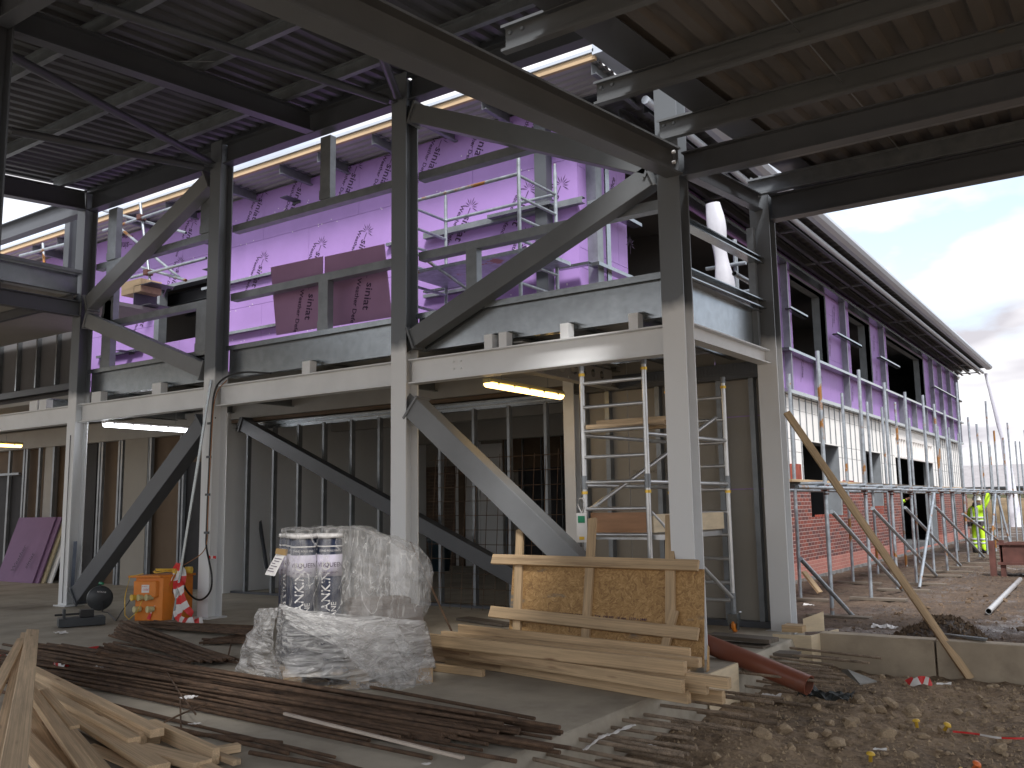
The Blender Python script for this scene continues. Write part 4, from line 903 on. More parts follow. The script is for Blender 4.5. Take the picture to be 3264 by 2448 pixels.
batten(-13.17, LWHITE, 'lit cool white strip light between the two left columns', 8.0)
batten(-18.5, LWARM, 'lit strip light at the far left edge', 7.9)

# ================================================================== ACCESS TOWER ON THE SLAB
TW = thing('access_tower', 'aluminium mobile access tower with timber toe boards behind the corner column', 'scaffold tower', (-4.2, 9, 0), 'access towers')
L = [Vector((-4.70, 8.2, 2.80)), Vector((-3.98, 8.2, 2.80)), Vector((-4.43, 9.72, 2.74)), Vector((-3.74, 9.72, 2.74))]
for i, p in enumerate(L):
    tb('leg', (p.x, p.y, .20), (p.x, p.y, 1.62), .0255, ALU, TW); tb('leg', (p.x, p.y, 1.62), p, .0255, ALU, TW)
    mb = MB(); mb.tube((p.x, p.y, 1.56), (p.x, p.y, 1.70), .032, 12); mb.tube((p.x, p.y, p.z), (p.x, p.y, p.z+.07), .030, 12); mb.tube((p.x, p.y, .2), (p.x, p.y, .42), .03, 12); mb.build('spigot', GALVD, TW)
    mb = MB(); mb.tube((p.x, p.y, p.z-.06), (p.x, p.y, p.z-.03), .034, 12); mb.tube((p.x, p.y, 1.51), (p.x, p.y, 1.54), .034, 12); mb.build('locking_clip', BRASS, TW)
    mb = MB(); mb.box((p.x-.055, p.y-.05, .10), (p.x+.055, p.y+.05, .20)); mb.box((p.x-.05, p.y-.035, .03), (p.x-.04, p.y+.035, .12)); mb.box((p.x+.04, p.y-.035, .03), (p.x+.05, p.y+.035, .12)); mb.bar((p.x+.03, p.y-.03, .19), (p.x+.10, p.y-.06, .23), .03, .012)
    ca = mb.build('caster', GALV, TW); mb = MB(); mb.lathe([(.001, -.022), (.062, -.022), (.075, -.012), (.075, .012), (.062, .022), (.001, .022)], (p.x+.005, p.y+.01, .076), 20, 0); mb.build('wheel', ORANGE, ca)
def rungs(a, b, zs, r=.02):
    for zr in zs: tb('rung', (a.x, a.y, zr), (b.x, b.y, zr), r, ALU, TW)
rungs(L[0], L[1], (2.66, 2.41, 2.16, 1.89, 1.63, 1.36, 1.10, .72, .45)); rungs(L[2], L[3], (2.58, 2.33, 2.07, 1.81, 1.55, 1.3, 1.05, .79, .53, .34))
for a, b, zr in ((L[1], L[3], 1.62), (L[1], L[3], 2.10), (L[0], L[2], 1.60), (L[0], L[2], 2.12), (L[0], L[2], .36)): tb('horizontal_brace', (a.x, a.y, zr), (b.x, b.y, zr-.01), .022, ALU, TW)
tb('diagonal_brace', (L[0].x+.05, L[0].y+.03, 1.36), (L[3].x-.1, L[3].y, 2.36), .022, ALU, TW)
tb('diagonal_brace', (L[1].x, L[1].y+.04, 1.32), (L[3].x, L[3].y, .36), .022, ALU, TW)
mb = MB(); mb.box((-4.62, 8.25, 1.05), (-3.82, 9.70, 1.10)); mb.build('platform', ALU, TW)
# boards clipped round the lower platform belong to it
quad_board('toe_board', [(-4.66, 8.24, 1.12), (-4.02, 8.24, 1.12), (-4.02, 8.24, 1.32), (-4.66, 8.24, 1.32)], .02, mat('varnished_ply', (.42, .22, .11), .5, 0, .12, 3., stretch=(1, 1, 6)), TW)
quad_board('toe_board', [(-3.96, 8.26, 1.12), (-3.78, 9.66, 1.12), (-3.78, 9.66, 1.30), (-3.96, 8.26, 1.30)], .02, PLY, TW, Vector((-1, .1, 0)))
for i, (a, b, lab) in enumerate(((c_ for c_ in (((-4.66, 8.22, 2.20), (-3.86, 8.4, 2.215), 'long pale plank laid across the upper rungs of the tower, nearest'), ((-4.60, 8.35, 2.25), (-3.72, 8.46, 2.26), 'short pale plank on top of the plank on the tower'), ((-4.63, 8.5, 2.19), (-3.80, 8.62, 2.20), 'pale plank on the tower rungs furthest from us'))))):
    tag(plank('plank', a, b, .12, .045, WOODF), lab, 'plank', 'planks on the tower')
# inspection tag holder
tg = thing('inspection_tag', 'white and green inspection tag hanging on the tower leg', 'tag', (-4.72, 8.15, 1.1)); mb = MB(); mb.box((-4.78, 8.155, 1.02), (-4.66, 8.16, 1.32)); a_ = mb.build('card', PAPER, tg, bevel=.002); mb = MB(); mb.box((-4.76, 8.150, 1.22), (-4.68, 8.153, 1.29)); mb.build('green_panel', GREEN, a_)
mb = MB(); mb.box((-4.75, 8.150, 1.05), (-4.69, 8.153, 1.08)); mb.build('yellow_panel', YELLOW, a_)
mb = MB(); mb.path([(-4.72, 8.157, 1.32), (-4.76, 8.157, 1.4), (-4.74, 8.157, 1.47), (-4.70, 8.157, 1.47), (-4.68, 8.157, 1.4), (-4.72, 8.157, 1.32)], .006); mb.build('hook', PAPER, tg)

# reinforcement mesh leaning on the studs
RMH = MB(); yM = 10.22
for i in range(14): RMH.tube((-8.42+i*.19, yM-.05, .0), (-8.38+i*.19, yM+.08, 2.15+.05*math.sin(i*2)), .0045, 5)
for j in range(11): RMH.tube((-8.5, yM-.045+j*.012, .08+j*.2), (-5.86, yM-.045+j*.012, .08+j*.2), .0045, 5)
tag(RMH.build('steel_mesh', REBAR), 'large panel of reinforcing mesh leaning against the bare studs', 'steel mesh')
# bin in the back room
a = z(8, 650, 385, Y=16); mb = MB(); mb.lathe([(.001, 0), (.20, 0), (.27, .62), (.30, .66), (.30, .72), (.001, .72)], (a.x, 16, 0), 20); tag(mb.build('rubble_bin', DENIM), 'dark blue plastic bin on the floor of the back room', 'bin')
# steel angle leaning on the white wall
p = z('m', 285, 1020, Z=.0); q = z('m', 178, 360, Y=11.3)
tag(plank('steel_angle', z(7, 1710, 380, Y=10.9), z(4, 1600, 1300, Y=11.1), .05, .05, STEEL), 'dark steel angle leaning against the white board wall', 'steel angle')

# ================================================================== STACKED BOARDS FAR LEFT
y0 = 9.95
def lean(name, x0, x1, m, lab, dy, mat_edge=None):
    a = z(7, x0, 465, Z=0); b = z(7, x1, 470, Z=0); xa, xb = at(OFF[7][0]+x0/2.011, 1860, Z=0).x, at(x1/2.011, 1860, Z=0).x
    h = 1.32; mb = MB(); yy = y0+dy; p = [(xa, yy, 0), (xb, yy, 0), (xb+.0, yy+.42, h), (xa, yy+.42, h)]
    o = quad_board(name, p, .03, m, None, Vector((0, .94, -.3))); return tag(o, lab, 'board', 'boards leaning at the left')
PURD2 = mat('dark_mauve_board', (.22, .125, .24), .75, 0, .06, 1.5)  # darker copy of the mauve board colour
o1 = lean('sheathing_board', -260, 185, PURD2, 'mauve board leaning at the far left edge, left of the seam', 0)
o2 = lean('sheathing_board', 160, 232, PURD2, 'narrower mauve board leaning at the left, right of the seam', .04)
lean('insulation_sheet', 150, 262, mat('cream_foam', (.48, .42, .28), .8), 'cream edged board behind the mauve boards', .10)
lean('plaster_sheet', 140, 300, WBOARD, 'grey edged sheet furthest back behind the mauve boards', .18)
mb = MB(); dv = Vector((.35, .42*.8, 1.32*.8)).normalized(); uv_ = Vector((-.9, .1, .35))
for o_, s_ in ((z(7, 175, 400, Y=y0+.04), 'siniat'), (z(7, 85, 420, Y=y0+.03), 'Weather')): put_text(mb, s_, o_+Vector((0, -.02, .05)), dv, uv_, .16)
mb.build('printed_lettering', INK, o1)

# ================================================================== SLAB CLUTTER
# --- rusty reinforcing bars: one mesh per length shared by many bars
def bar_mesh(L_, r, bend=0):
    mb = MB(); n = 8; pts = []; m_ = max(6, int(L_/.25)); 
    for i in range(m_+1): x = L_*i/m_; pts.append((x, bend*math.sin(math.pi*i/m_)*.5*L_*.02, 0))
    mb.path(pts, r, 7); me = bpy.data.meshes.new('bar'); me.from_pydata(mb.v, [], mb.f); me.polygons.foreach_set('use_smooth', mb.sm); me.update(); return me
def rib(m_):
    t = m_.node_tree; b = t.nodes['Principled BSDF']; tcn = N(t, 'ShaderNodeTexCoord'); wv = N(t, 'ShaderNodeTexWave', wave_type='BANDS', bands_direction='X'); wv.inputs['Scale'].default_value = 22; wv.inputs['Distortion'].default_value = 0
    mp_ = N(t, 'ShaderNodeMapping'); mp_.inputs['Rotation'].default_value = (0, 0, .35); t.links.new(tcn.outputs['Object'], mp_.inputs[0]); t.links.new(mp_.outputs[0], wv.inputs['Vector'])
    bn = N(t, 'ShaderNodeBump'); bn.inputs['Strength'].default_value = .9; bn.inputs['Distance'].default_value = .006; t.links.new(wv.outputs['Fac'], bn.inputs['Height']); t.links.new(bn.outputs[0], b.inputs['Normal'])
rib(REBAR); rib(REBARD)
BM = {}
def rebar(name, p, q, r, m, lab, cat, grp, bend=0):
    p = Vector(p); q = Vector(q); L_ = round((q-p).length, 1); k = (L_, r, bend, m.name)
    if k not in BM: BM[k] = bar_mesh(L_, r, bend); BM[k].materials.append(m)
    o = bpy.data.objects.new(name, BM[k]); COL.objects.link(o); x = (q-p).normalized(); y = Vector((0, 0, 1)).cross(x).normalized(); zv = x.cross(y)
    o.matrix_world = Matrix(((x.x, y.x, zv.x, p.x), (x.y, y.y, zv.y, p.y), (x.z, y.z, zv.z, p.z), (0, 0, 0, 1))); return tag(o, lab, cat, grp)
G1 = 'rebar rods in the long front pile'
for i in range(66):
    lay = rnd.random(); cy = rnd.gauss(4.62, .21) if i < 61 else rnd.uniform(3.6, 4.2)
    zz_ = .015+max(0, .085-abs(cy-4.65)*.16)*rnd.random()*1.4
    xr = -3.15-abs(rnd.gauss(0, .35)) if i % 7 else -2.6-rnd.random()*.4
    L_ = rnd.choice([5.6, 5.8, 6.0, 5.2]); ang = rnd.gauss(.02, .035)
    xr -= max(0, 4.4-cy)*.7
    rebar('rebar_rod', (xr-L_*math.cos(ang), cy+L_*math.sin(ang)+.10, zz_+.01), (xr, cy, zz_), rnd.choice([.0125, .0125, .010]), REBAR, 'rusty steel rod lying in the long front pile of reinforcing bars', 'rebar rod', G1, rnd.choice([0, 0, 1, -1]))
for a, b, lab in (((7, 240, 965), (7, 1300, 1105), 'single dark rod lying behind the long front pile'), ((8, -1000, 1150), (8, 1390, 1435), 'thick brown rod on the slab side of the front pile'), ((7, 1600, 1560), (7, 2420, 1700), 'rusty rod lying alone by the bottom edge'),
                  ((7, 1060, 1420), (7, 1820, 1500), 'rusty rod on bare concrete in front of the pile')):
    rebar('rebar_rod', z(*a, Z=.02), z(*b, Z=.02), .0135, REBAR, lab, 'rebar rod', 'separate rebar rods')
p = z(7, 1075, 1045, Z=.02); mb = MB(); mb.path([z(7, 1120, 1042, Z=.10), z(7, 1072, 1046, Z=.10), z(7, 1160, 1190, Z=.12), z(7, 1255, 1315, Z=.08)], .006); tag(mb.build('bent_bar', REBAR), 'thin bent bar lying across the front pile', 'rebar rod', 'bent bars on the pile')
mb = MB(); mb.path([z(7, 1155, 1215, Z=.13), z(7, 1160, 1410, Z=.02)], .006); tag(mb.build('bent_bar', REBAR), 'short thin bar sticking down across the front pile', 'rebar rod', 'bent bars on the pile')
mb = MB(); mb.path([z(7, 1010, 1385, Z=.09), z(7, 1170, 1310, Z=.13), z(7, 1325, 1245, Z=.12)], .006); tag(mb.build('bent_bar', REBAR), 'thin crossing bar laid slantwise over the front pile', 'rebar rod', 'bent bars on the pile')
wl = plank('timber_batten', z(8, -350, 1310, Z=.13), z(8, 800, 1595, Z=.10), .022, .016, mat('pale_batten', (.52, .45, .38), .7)); tag(wl, 'thin pale timber lath lying on the rusty rods', 'batten')
G2 = 'rebar rods in the middle heap'
for i in range(38):
    f_ = rnd.random(); a = z('t', rnd.uniform(490, 800), 0+1240+rnd.uniform(0, 290), Z=.02); 
    xs_ = 500+300*f_; ys_ = 1530-330*f_
    a = z('t', xs_+rnd.uniform(-40, 40), ys_+rnd.uniform(-30, 30), Z=.02+.16*rnd.random()); b = z('t', 1150+820*f_+rnd.uniform(-90, 60), 1650-60*f_+rnd.uniform(-20, 25), Z=.02+.04*rnd.random())
    rebar('rebar_rod', a, b, .0125, REBAR, 'rusty steel rod lying in the fanned middle heap', 'rebar rod', G2)
G3 = 'rebar rods behind the middle heap'
for i in range(16):
    a = z('t', 1000+rnd.uniform(-60, 120), 1190+rnd.uniform(0, 60), Z=.03+.06*rnd.random()); b = z('t', 2150+rnd.uniform(-30, 80), 1250+rnd.uniform(0, 90), Z=.03+.06*rnd.random())
    rebar('rebar_rod', a, b, .0125, REBAR, 'dark steel rod lying flat behind the fanned heap', 'rebar rod', G3)
for i in range(12):
    a = z('t', 1600+rnd.uniform(-60, 120), 1400+rnd.uniform(-20, 50), Z=.02); b = z('t', 2160+rnd.uniform(-10, 40), 1360+rnd.uniform(-60, 90), Z=.03+.03*rnd.random())
    rebar('rebar_rod', a, b, .0125, REBAR, 'dark steel rod lying between the heap and the wrapped pallet', 'rebar rod', 'rods beside the pallet')
mb = MB(); mb.path([z('t', 1885, 1555, Z=.02), z('t', 1925, 1385, Y=z('t', 1885, 1555, Z=.02).y)], .008); tag(mb.build('bent_bar', REBAR), 'short upright bar end sticking out of the middle heap', 'rebar rod', 'bent bars on the pile')
G4 = 'starter bars'
for i in range(34):
    y = 4.35+i*.152+rnd.uniform(-.05, .05); 
    if 7.1 < y < 7.6: continue
    for zz_, dx in ((-.07, 0), (-.22, .05)):
        L_ = rnd.choice([.6, .7, .8, .9]) if y < 7 else rnd.choice([.7, .8, .9, 1.0])
        if rnd.random() < (.55 if zz_ < -.2 else .2): continue
        rebar('starter_bar', (-3.15, y, zz_+rnd.uniform(-.015, .015)), (-3.15+L_, y+rnd.uniform(-.05, .05), zz_-.02+rnd.uniform(-.02, .02)), .0125, REBARD, 'ribbed steel starter bar sticking out of the cast slab edge', 'starter bar', G4)

# --- planks in the bottom left heap
def wpl(a, b, w_, th, za, zb, lab, m=WOODF, up=(0, 0, 1), nm='timber_plank'):
    tag(plank(nm, z('w', *a, Z=za), z('w', *b, Z=zb), w_, th, m, up, bevel=.003), lab, 'plank', 'timber planks in the bottom left heap')
wpl((285, 95), (95, 1450), .095, .045, .42, .46, 'broad plank on top of the heap pointing up the picture, nearest the left edge', up=(.25, 0, 1))
wpl((190, 165), (-120, 760), .07, .03, .36, .40, 'narrow plank crossing the left edge of the heap')
wpl((230, 120), (-30, 1350), .085, .045, .34, .38, 'greyish plank under the broad upright-looking plank', up=(.1, 0, 1))
wpl((250, 415), (1385, 985), .085, .047, .12, .11, 'long dusty plank on the far side of the heap with a dark streak')
wpl((230, 470), (1262, 1052), .045, .09, .06, .06, 'plank standing on its edge beside the long dusty plank')
wpl((240, 540), (1185, 1055), .075, .04, .14, .09, 'knotty plank ending at a square cut in the middle of the heap')
wpl((420, 680), (1400, 1290), .125, .032, .10, .06, 'wide clean sawn board in the front of the heap')
wpl((385, 615), (660, 935), .055, .02, .25, .20, 'short ragged plank lying on top of the heap')
wpl((255, 590), (820, 1400), .065, .045, .26, .22, 'pale plank slanting over the wide clean board')
wpl((190, 740), (690, 1500), .09, .03, .20, .18, 'brown faced board under the slanting pale plank')
wpl((130, 960), (620, 1500), .10, .045, .22, .22, 'plank end in the bottom left corner')
wpl((1230, 1120), (1790, 1265), .12, .04, .05, .05, 'broad short board lying at the right end of the heap')
wpl((1340, 930), (1905, 1190), .045, .09, .06, .05, 'pale plank on edge running to the right end of the heap')
wpl((1640, 1085), (2090, 1245), .05, .03, .03, .03, 'thin batten poking out beyond the heap')
wpl((1880, 1150), (2110, 1110), .06, .045, .025, .025, 'small offcut block at the right tip of the heap')
wpl((1290, 1040), (1420, 1030), .07, .05, .03, .03, 'short block wedged below the long dusty plank')
wpl((760, 1120), (1500, 1440), .10, .04, .02, .02, 'lowest board in front of the wide clean board')
wpl((1760, 1270), (2050, 1420), .08, .045, .03, .03, 'board running off the bottom edge right of the heap')
wpl((560, 900), (1000, 1420), .06, .04, .09, .06, 'grey board sloping down in the middle of the heap')
wpl((200, 900), (330, 960), .10, .04, .12, .12, 'dark offcut buried low in the heap', WOODO)
wpl((600, 1000), (1500, 1560), .12, .04, .015, .015, 'ground board under the front of the heap', WOODO)
tip = z('w', 2062, 1232, Z=.035); 
# --- timbers stacked along the slab beside the pallet
def opl(a, b, w_, th, lab, z0, z1=None, m=WOOD, grp='timbers stacked in front of the strand board panel'):
    tag(plank('timber_length', z('o', *a, Z=z0), z('o', *b, Z=z1 if z1 is not None else z0), w_, th, m, bevel=.003), lab, 'timber', grp)
opl((-520, 1130), (1690, 1495), .05, .095, 'bottom front timber on the slab, running to the slab corner', .05)
opl((-500, 1075), (1640, 1410), .05, .09, 'second timber up at the front of the stack, with the big knot', .145)
opl((-560, 1010), (1660, 1262), .05, .10, 'topmost front timber with the stamped end', .25, .24)
opl((-420, 1050), (2020, 1385), .06, .075, 'longest timber poking out past the column base', .20, .17)
opl((-300, 1180), (1975, 1500), .05, .09, 'low timber ending beyond the slab edge', .05, .04)
opl((-330, 985), (1780, 1215), .06, .07, 'middle timber behind the topmost front timber', .24)
opl((-200, 945), (1700, 1150), .03, .10, 'thin board at the back of the stack against the strand board', .30, .26)
opl((-420, 1110), (1840, 1425), .045, .085, 'inner timber second from the bottom', .13, .12)
opl((0, 1120), (1690, 1300), .05, .05, 'small batten tucked between the upper timbers', .17, .16)
opl((-700, 1215), (5, 1300), .05, .06, 'short batten lying on the slab in front of the stack', .03, .03)
opl((1990, 960), (2600, 1100), .18, .04, 'scaffold board with an orange end behind the corner column', .0, -.01, WOODO) if False else None
# --- strand board panel with battens, leaning
OB = thing('shutter_panel', 'strand board panel with nailed pine battens leaning by the corner column', 'panel', (-4.4, 7.75, 0))
def op(x, y, d=0): 
    # panel plane leans back: bottom y=7.30, top y=7.70
    k = Vector((0, -math.cos(R(24)), math.sin(R(24)))); o = Vector((0, 7.36, .05)); d_ = None
    X_, Y_ = OFF['o'][0]+x/2.572, OFF['o'][1]+y/2.572; dr = CR*((X_-1632)/FPX)+CU*(-(Y_-1224)/FPX)-CB; c0 = Vector((0, 0, CAMH))
    t = (o-c0).dot(k)/dr.dot(k); return c0+dr*t+k*d
kn = Vector((0, math.cos(R(24)), -math.sin(R(24))))
pb = quad_board('board', [op(205, 1040), op(1810, 1330), op(1812, 448), op(245, 405)], .012, OSB, OB, kn)
def bt(a, b, w_, d, th=.035): return plank('batten', op(*a, d), op(*b, d), w_, th, WOOD, up=(0, -math.cos(R(24)), math.sin(R(24))), parent=OB)
bt((312, 130), (285, 1010), .085, .02); bt((905, 40), (848, 1050), .085, .02); bt((1540, 10), (1545, 900), .09, .02); bt((1585, 800), (1500, 1130), .075, .04)
bt((100, 382), (1785, 437), .10, .055); bt((82, 810), (1785, 1000), .11, .055)
mb = MB(); dl = (op(1500, 880)-op(320, 800)).normalized(); put_text(mb, 'W.  STRUCTURAL OSB/3   EXTERIOR GRADE   CE   TG4   EN 300   18 mm   1220 x 2440', op(325, 805, .003), dl, (0, math.sin(R(24)), math.cos(R(24))), .035); mb.build('printed_lettering', INK, pb)
# second strand board sheet behind
tag(quad_board('strand_board_sheet', [op(1815, 1335, -.1), op(1822, 1335, -.02), op(1832, 1065, -.02), op(1815, 1060, -.1)], .012, OSB), 'offcut of strand board tucked behind the panel against the column', 'board')
# rusty rod leaning on the column
tag(plank('rebar_rod', z(8, 745, 830, Z=.02), z(8, 458, 210, Y=7.6), .018, .018, REBAR), 'rusty rod leaning against the middle column', 'rebar rod', 'separate rebar rods')
# long boards on the floor behind
tag(plank('floor_board', z('o', -170, 850, Z=.02), z('o', 215, 905, Z=.02), .2, .03, WOODO), 'grey board on the floor behind the mesh panel', 'board', 'grey boards on the floor')
tag(plank('scaffold_board', z('r', 190, 375, Z=.06), z('r', 810, 430, Z=.06), .22, .04, WOODO), 'upper scaffold board with an orange painted end by the terracotta pipe', 'board', 'scaffold boards by the pipe')
tag(plank('scaffold_board', z('r', 190, 450, Z=.0), z('r', 740, 495, Z=.0), .2, .035, WOODO), 'lower dark scaffold board under the orange ended board', 'board', 'scaffold boards by the pipe')
tag(plank('scaffold_board', z('r', 480, 540, Z=-.07), z('r', 1062, 570, Z=-.07), .2, .045, WOODO), 'weathered board lying between the pipe and the plywood box', 'board', 'scaffold boards by the pipe')
# formwork boxes
def box_ply(name, pts, lab, cat='formwork'):
    t = thing(name, lab, cat, pts[0][0]); 
    for q in pts: quad_board('board', q, .018, PLY, t, Vector((.02, 1, 0)) if abs(Vector(q[1]).y-Vector(q[0]).y) < .2 else Vector((1, 0, 0)))
yk = 9.72
A_ = z(9, 600, 800, Y=9.55); B_ = z(9, 848, 812, Y=9.55); 
t = thing('formwork_box', 'plywood shuttering box round the foot of the far canopy column', 'formwork', (-3.1, 9.6, -.28), 'plywood shuttering at column feet')
quad_board('board', [(A_.x, 9.55, -.26), (B_.x, 9.55, -.26), (B_.x, 9.55, B_.z), (A_.x, 9.55, A_.z)], .018, PLY, t)
C_ = z(9, 918, 790, X=B_.x+.18) if False else Vector((B_.x+.02, 9.56, 0))
quad_board('board', [(B_.x, 9.56, -.27), (B_.x+.13, 10.1, -.27), (B_.x+.13, 10.1, B_.z+.01), (B_.x, 9.56, B_.z)], .018, PLY, t, Vector((-1, .1, 0)))
D_ = z(9, 800, 800, Y=9.8); E_ = z(9, 897, 665, Y=9.8)
quad_board('board', [(D_.x, 9.8, B_.z), (E_.x, 9.95, B_.z), (E_.x, 9.95, E_.z), (D_.x, 9.8, E_.z-.07)], .018, PLY, t)
mb = MB(); mb.box((D_.x-.2, 9.7, B_.z), (D_.x+.02, 9.9, B_.z+.07)); mb.build('block', WOOD, t, bevel=.004)
t = thing('formwork_box', 'plywood shuttering at the foot of the corner column beside the timber stack', 'formwork', (-3, 7.3, -.28), 'plywood shuttering at column feet')
a = z(9, 190, 1060, X=-2.98); b = z(9, 380, 985, X=-2.98); c = z(9, 400, 1200, X=-2.98)
quad_board('board', [(-2.98, a.y, -.32), (-2.98, b.y, -.32), (-2.98, b.y, b.z), (-2.98, a.y, a.z)], .018, PLY, t, Vector((-1, 0, 0)))
quad_board('board', [(-3.3, a.y, -.3), (-2.99, a.y, -.3), (-2.99, a.y, a.z-.05), (-3.3, a.y, a.z-.05)], .018, PLY, t)
# kerb walls
for x0, x1, lab in ((-2.83, -1.74, 'left length of the low concrete ground beam, next to the plywood box'), (-1.72, 2.2, 'right length of the low concrete ground beam, under the leaning plank'), (2.22, 6.5, 'furthest right length of the low concrete ground beam')):
    mb = MB(); mb.box((x0, 9.72, -.45), (x1, 9.90, .055)); o = mb.build('ground_beam', KERB, bevel=.008); tag(o, lab, 'ground beam', 'lengths of precast ground beam')
# terracotta pipe
a = z(9, 222, 880, Z=.10); b = z(9, 835, 1130, Z=-.13); mb = MB(); mb.tube(a+(a-b)*.2, b, .085, 28, True); tag(mb.build('drain_pipe', TERRA), 'large terracotta plastic drain pipe lying over the slab edge', 'pipe')
# leaning plank
a = z(9, 1868, 1090, Z=-.28); b = z(6, 690, 1040, X=-3.20); b2 = Vector((-3.12, 10.02, z(6, 690, 1040, Y=10.02).z))
tag(plank('leaning_plank', a, z(6, 690, 1035, Y=10.0), .075, .035, WOOD, up=(.5, -.8, .3)), 'long pale plank leaning against the far canopy column', 'plank')
# black pipe end behind the pallet
a = z('p', 1590, 1045, Y=6.05); mb = MB(); mb.tube(a+Vector((-.5, .12, -.0)), a, .075, 24, True); tag(mb.build('black_pipe', BLACK), 'black plastic pipe end poking out behind the wrapped pallet', 'pipe')

# --- wrapped pallet
P0 = Vector((-5.53, 4.93, 0)); U = Vector((.60, .80, 0)); V = Vector((-.80, .60, 0)); PLn, PWd = 1.18, .82
PT = thing('pallet', 'pine pallet on the slab carrying the film wrapped rolls', 'pallet', P0)
def pw(u, v, h): return P0+U*u+V*v+Vector((0, 0, h))
def obox(mb, u0, u1, v0, v1, h0, h1):
    p = [pw(u0, v0, h0), pw(u1, v0, h0), pw(u1, v1, h0), pw(u0, v1, h0), pw(u0, v0, h1), pw(u1, v0, h1), pw(u1, v1, h1), pw(u0, v1, h1)]
    mb.add(p, [(0, 3, 2, 1), (4, 5, 6, 7), (0, 1, 5, 4), (1, 2, 6, 5), (2, 3, 7, 6), (3, 0, 4, 7)])
for v in (0, .36, .72):
    mb = MB(); obox(mb, 0, PLn, v, v+.1, 0, .02); mb.build('bottom_board', WOOD, PT)
    for u in (0, .52, 1.04): mb = MB(); obox(mb, u, u+.14, v, v+.1, .02, .11); mb.build('block', WOOD, PT)
for i in range(7): mb = MB(); obox(mb, i*.18, i*.18+.10, 0, PWd, .11, .13); mb.build('top_board', WOOD, PT)
RG = 'rolls of membrane on the pallet'
rw = .10
rl = []
for (u, v, lab) in ((.15, .12, 'navy wrapped roll standing at the near front of the pallet, middle of the three'), (.36, .13, 'navy wrapped roll standing right of the other front roll on the pallet'), (.10, .60, 'navy wrapped roll standing at the left of the pallet behind the paper note'), (.36, .38, 'navy wrapped roll hidden behind the two front rolls'), (.14, .36, 'navy wrapped roll between the note and the front rolls')):
    if 1:
        i = 0; c_ = pw(u, v, .14)
        t = thing('membrane_roll', lab, 'roll', c_, RG); hh = 1.03
        mb = MB(); mb.lathe([(.02, 0), (rw-.01, 0), (rw, .01), (rw, hh-.02), (rw-.01, hh), (.02, hh)], c_, 28); mb.build('wrapper', NAVY, t)
        mb = MB(); mb.lathe([(rw+.001, hh-.30), (rw+.0015, hh-.30), (rw+.0015, hh-.13), (rw+.001, hh-.13)], c_, 28); bnd = mb.build('label_band', LABELM, t)
        mb = MB(); mb.lathe([(rw-.02, hh), (rw+.006, hh), (rw+.006, hh+.03), (rw-.02, hh+.03)], c_, 28); mb.lathe([(rw+.001, hh-.07), (rw+.002, hh-.07), (rw+.002, hh-.06), (rw+.001, hh-.06)], c_, 28); mb.build('rim', PAPER, t)
        # lettering bent round the roll, facing the open side
        def wrap(s_, size, ang0, h0, vert=False, mb=None):
            vs, fs = text_geo(s_); out = []
            for q in vs:
                if vert: a_, hz = ang0+(-q.y*size)/rw*1., h0+q.x*size
                else: a_, hz = ang0+q.x*size/rw, h0+q.y*size
                rr = rw+.003; out.append(c_+Vector((rr*math.cos(a_), rr*math.sin(a_), hz)))
            mb.add(out, fs)
        fa = math.atan2(-c_.y, -c_.x)   # facing direction
        mb = MB(); wrap('VISQUEEN', .048, fa-1.05, hh-.225, mb=mb); wrap('BUILDING PRODUCTS', .0165, fa-.9, hh-.275, mb=mb); mb.build('lettering', INK, bnd)
        mb = MB(); wrap('TANKING', .10, fa+.05, .40, True, mb); wrap('MEMBRANE', .06, fa+.55, .22, True, mb); wrap('STAND ROLLS END', .02, fa-.9, hh-.105, mb=mb); mb.build('lettering', PAPER, t)
for u, v, w_, d_, h_, lab in ((.50, .06, .62, .32, .46, 'low carton under the film at the front right of the pallet'), (.52, .44, .58, .32, .50, 'low carton under the film at the back of the pallet')):
    mb = MB(); obox(mb, u, u+w_, v, v+d_, .132, .132+h_); tag(mb.build('carton', mat('brown_carton', (.20, .17, .15), .8), bevel=.01), lab, 'carton', 'cartons on the pallet')
# delivery note
t = thing('delivery_note', 'white delivery note taped to the wrapped rolls', 'label'); pa = pw(.04, .62, .98); mb = MB()
sh = [z('p', 345, 300, Y=5.12), z('p', 425, 315, Y=5.1), z('p', 330, 505, Y=5.08), z('p', 240, 490, Y=5.1)]
t.location = sh[0]; mb.add([sh[0], sh[3], sh[2], sh[1]]+[p_+Vector((.0, .004, 0)) for p_ in (sh[0], sh[3], sh[2], sh[1])], [(0, 1, 2, 3), (7, 6, 5, 4), (0, 4, 5, 1), (1, 5, 6, 2), (2, 6, 7, 3), (3, 7, 4, 0)]); pp = mb.build('sheet', PAPER, t)
mb = MB(); dx_ = (sh[1]-sh[0]).normalized(); dz_ = (sh[3]-sh[0]).normalized()
for i, (s0, s1) in enumerate(((.1, .9), (.2, .8), (.1, .5), (.15, .85), (.1, .6), (.1, .8))):
    o_ = sh[0]+(sh[3]-sh[0])*(.18+.12*i)+Vector((0, -.004, 0)); mb.add([o_+(sh[1]-sh[0])*s0, o_+(sh[1]-sh[0])*s1, o_+(sh[1]-sh[0])*s1+dz_*.006, o_+(sh[1]-sh[0])*s0+dz_*.006], [(0, 1, 2, 3)])
mb.build('printed_lines', INK, pp)
quad = [z('p', 345, 250, Y=5.10), z('p', 450, 262, Y=5.10), z('p', 440, 320, Y=5.10), z('p', 335, 300, Y=5.10)]
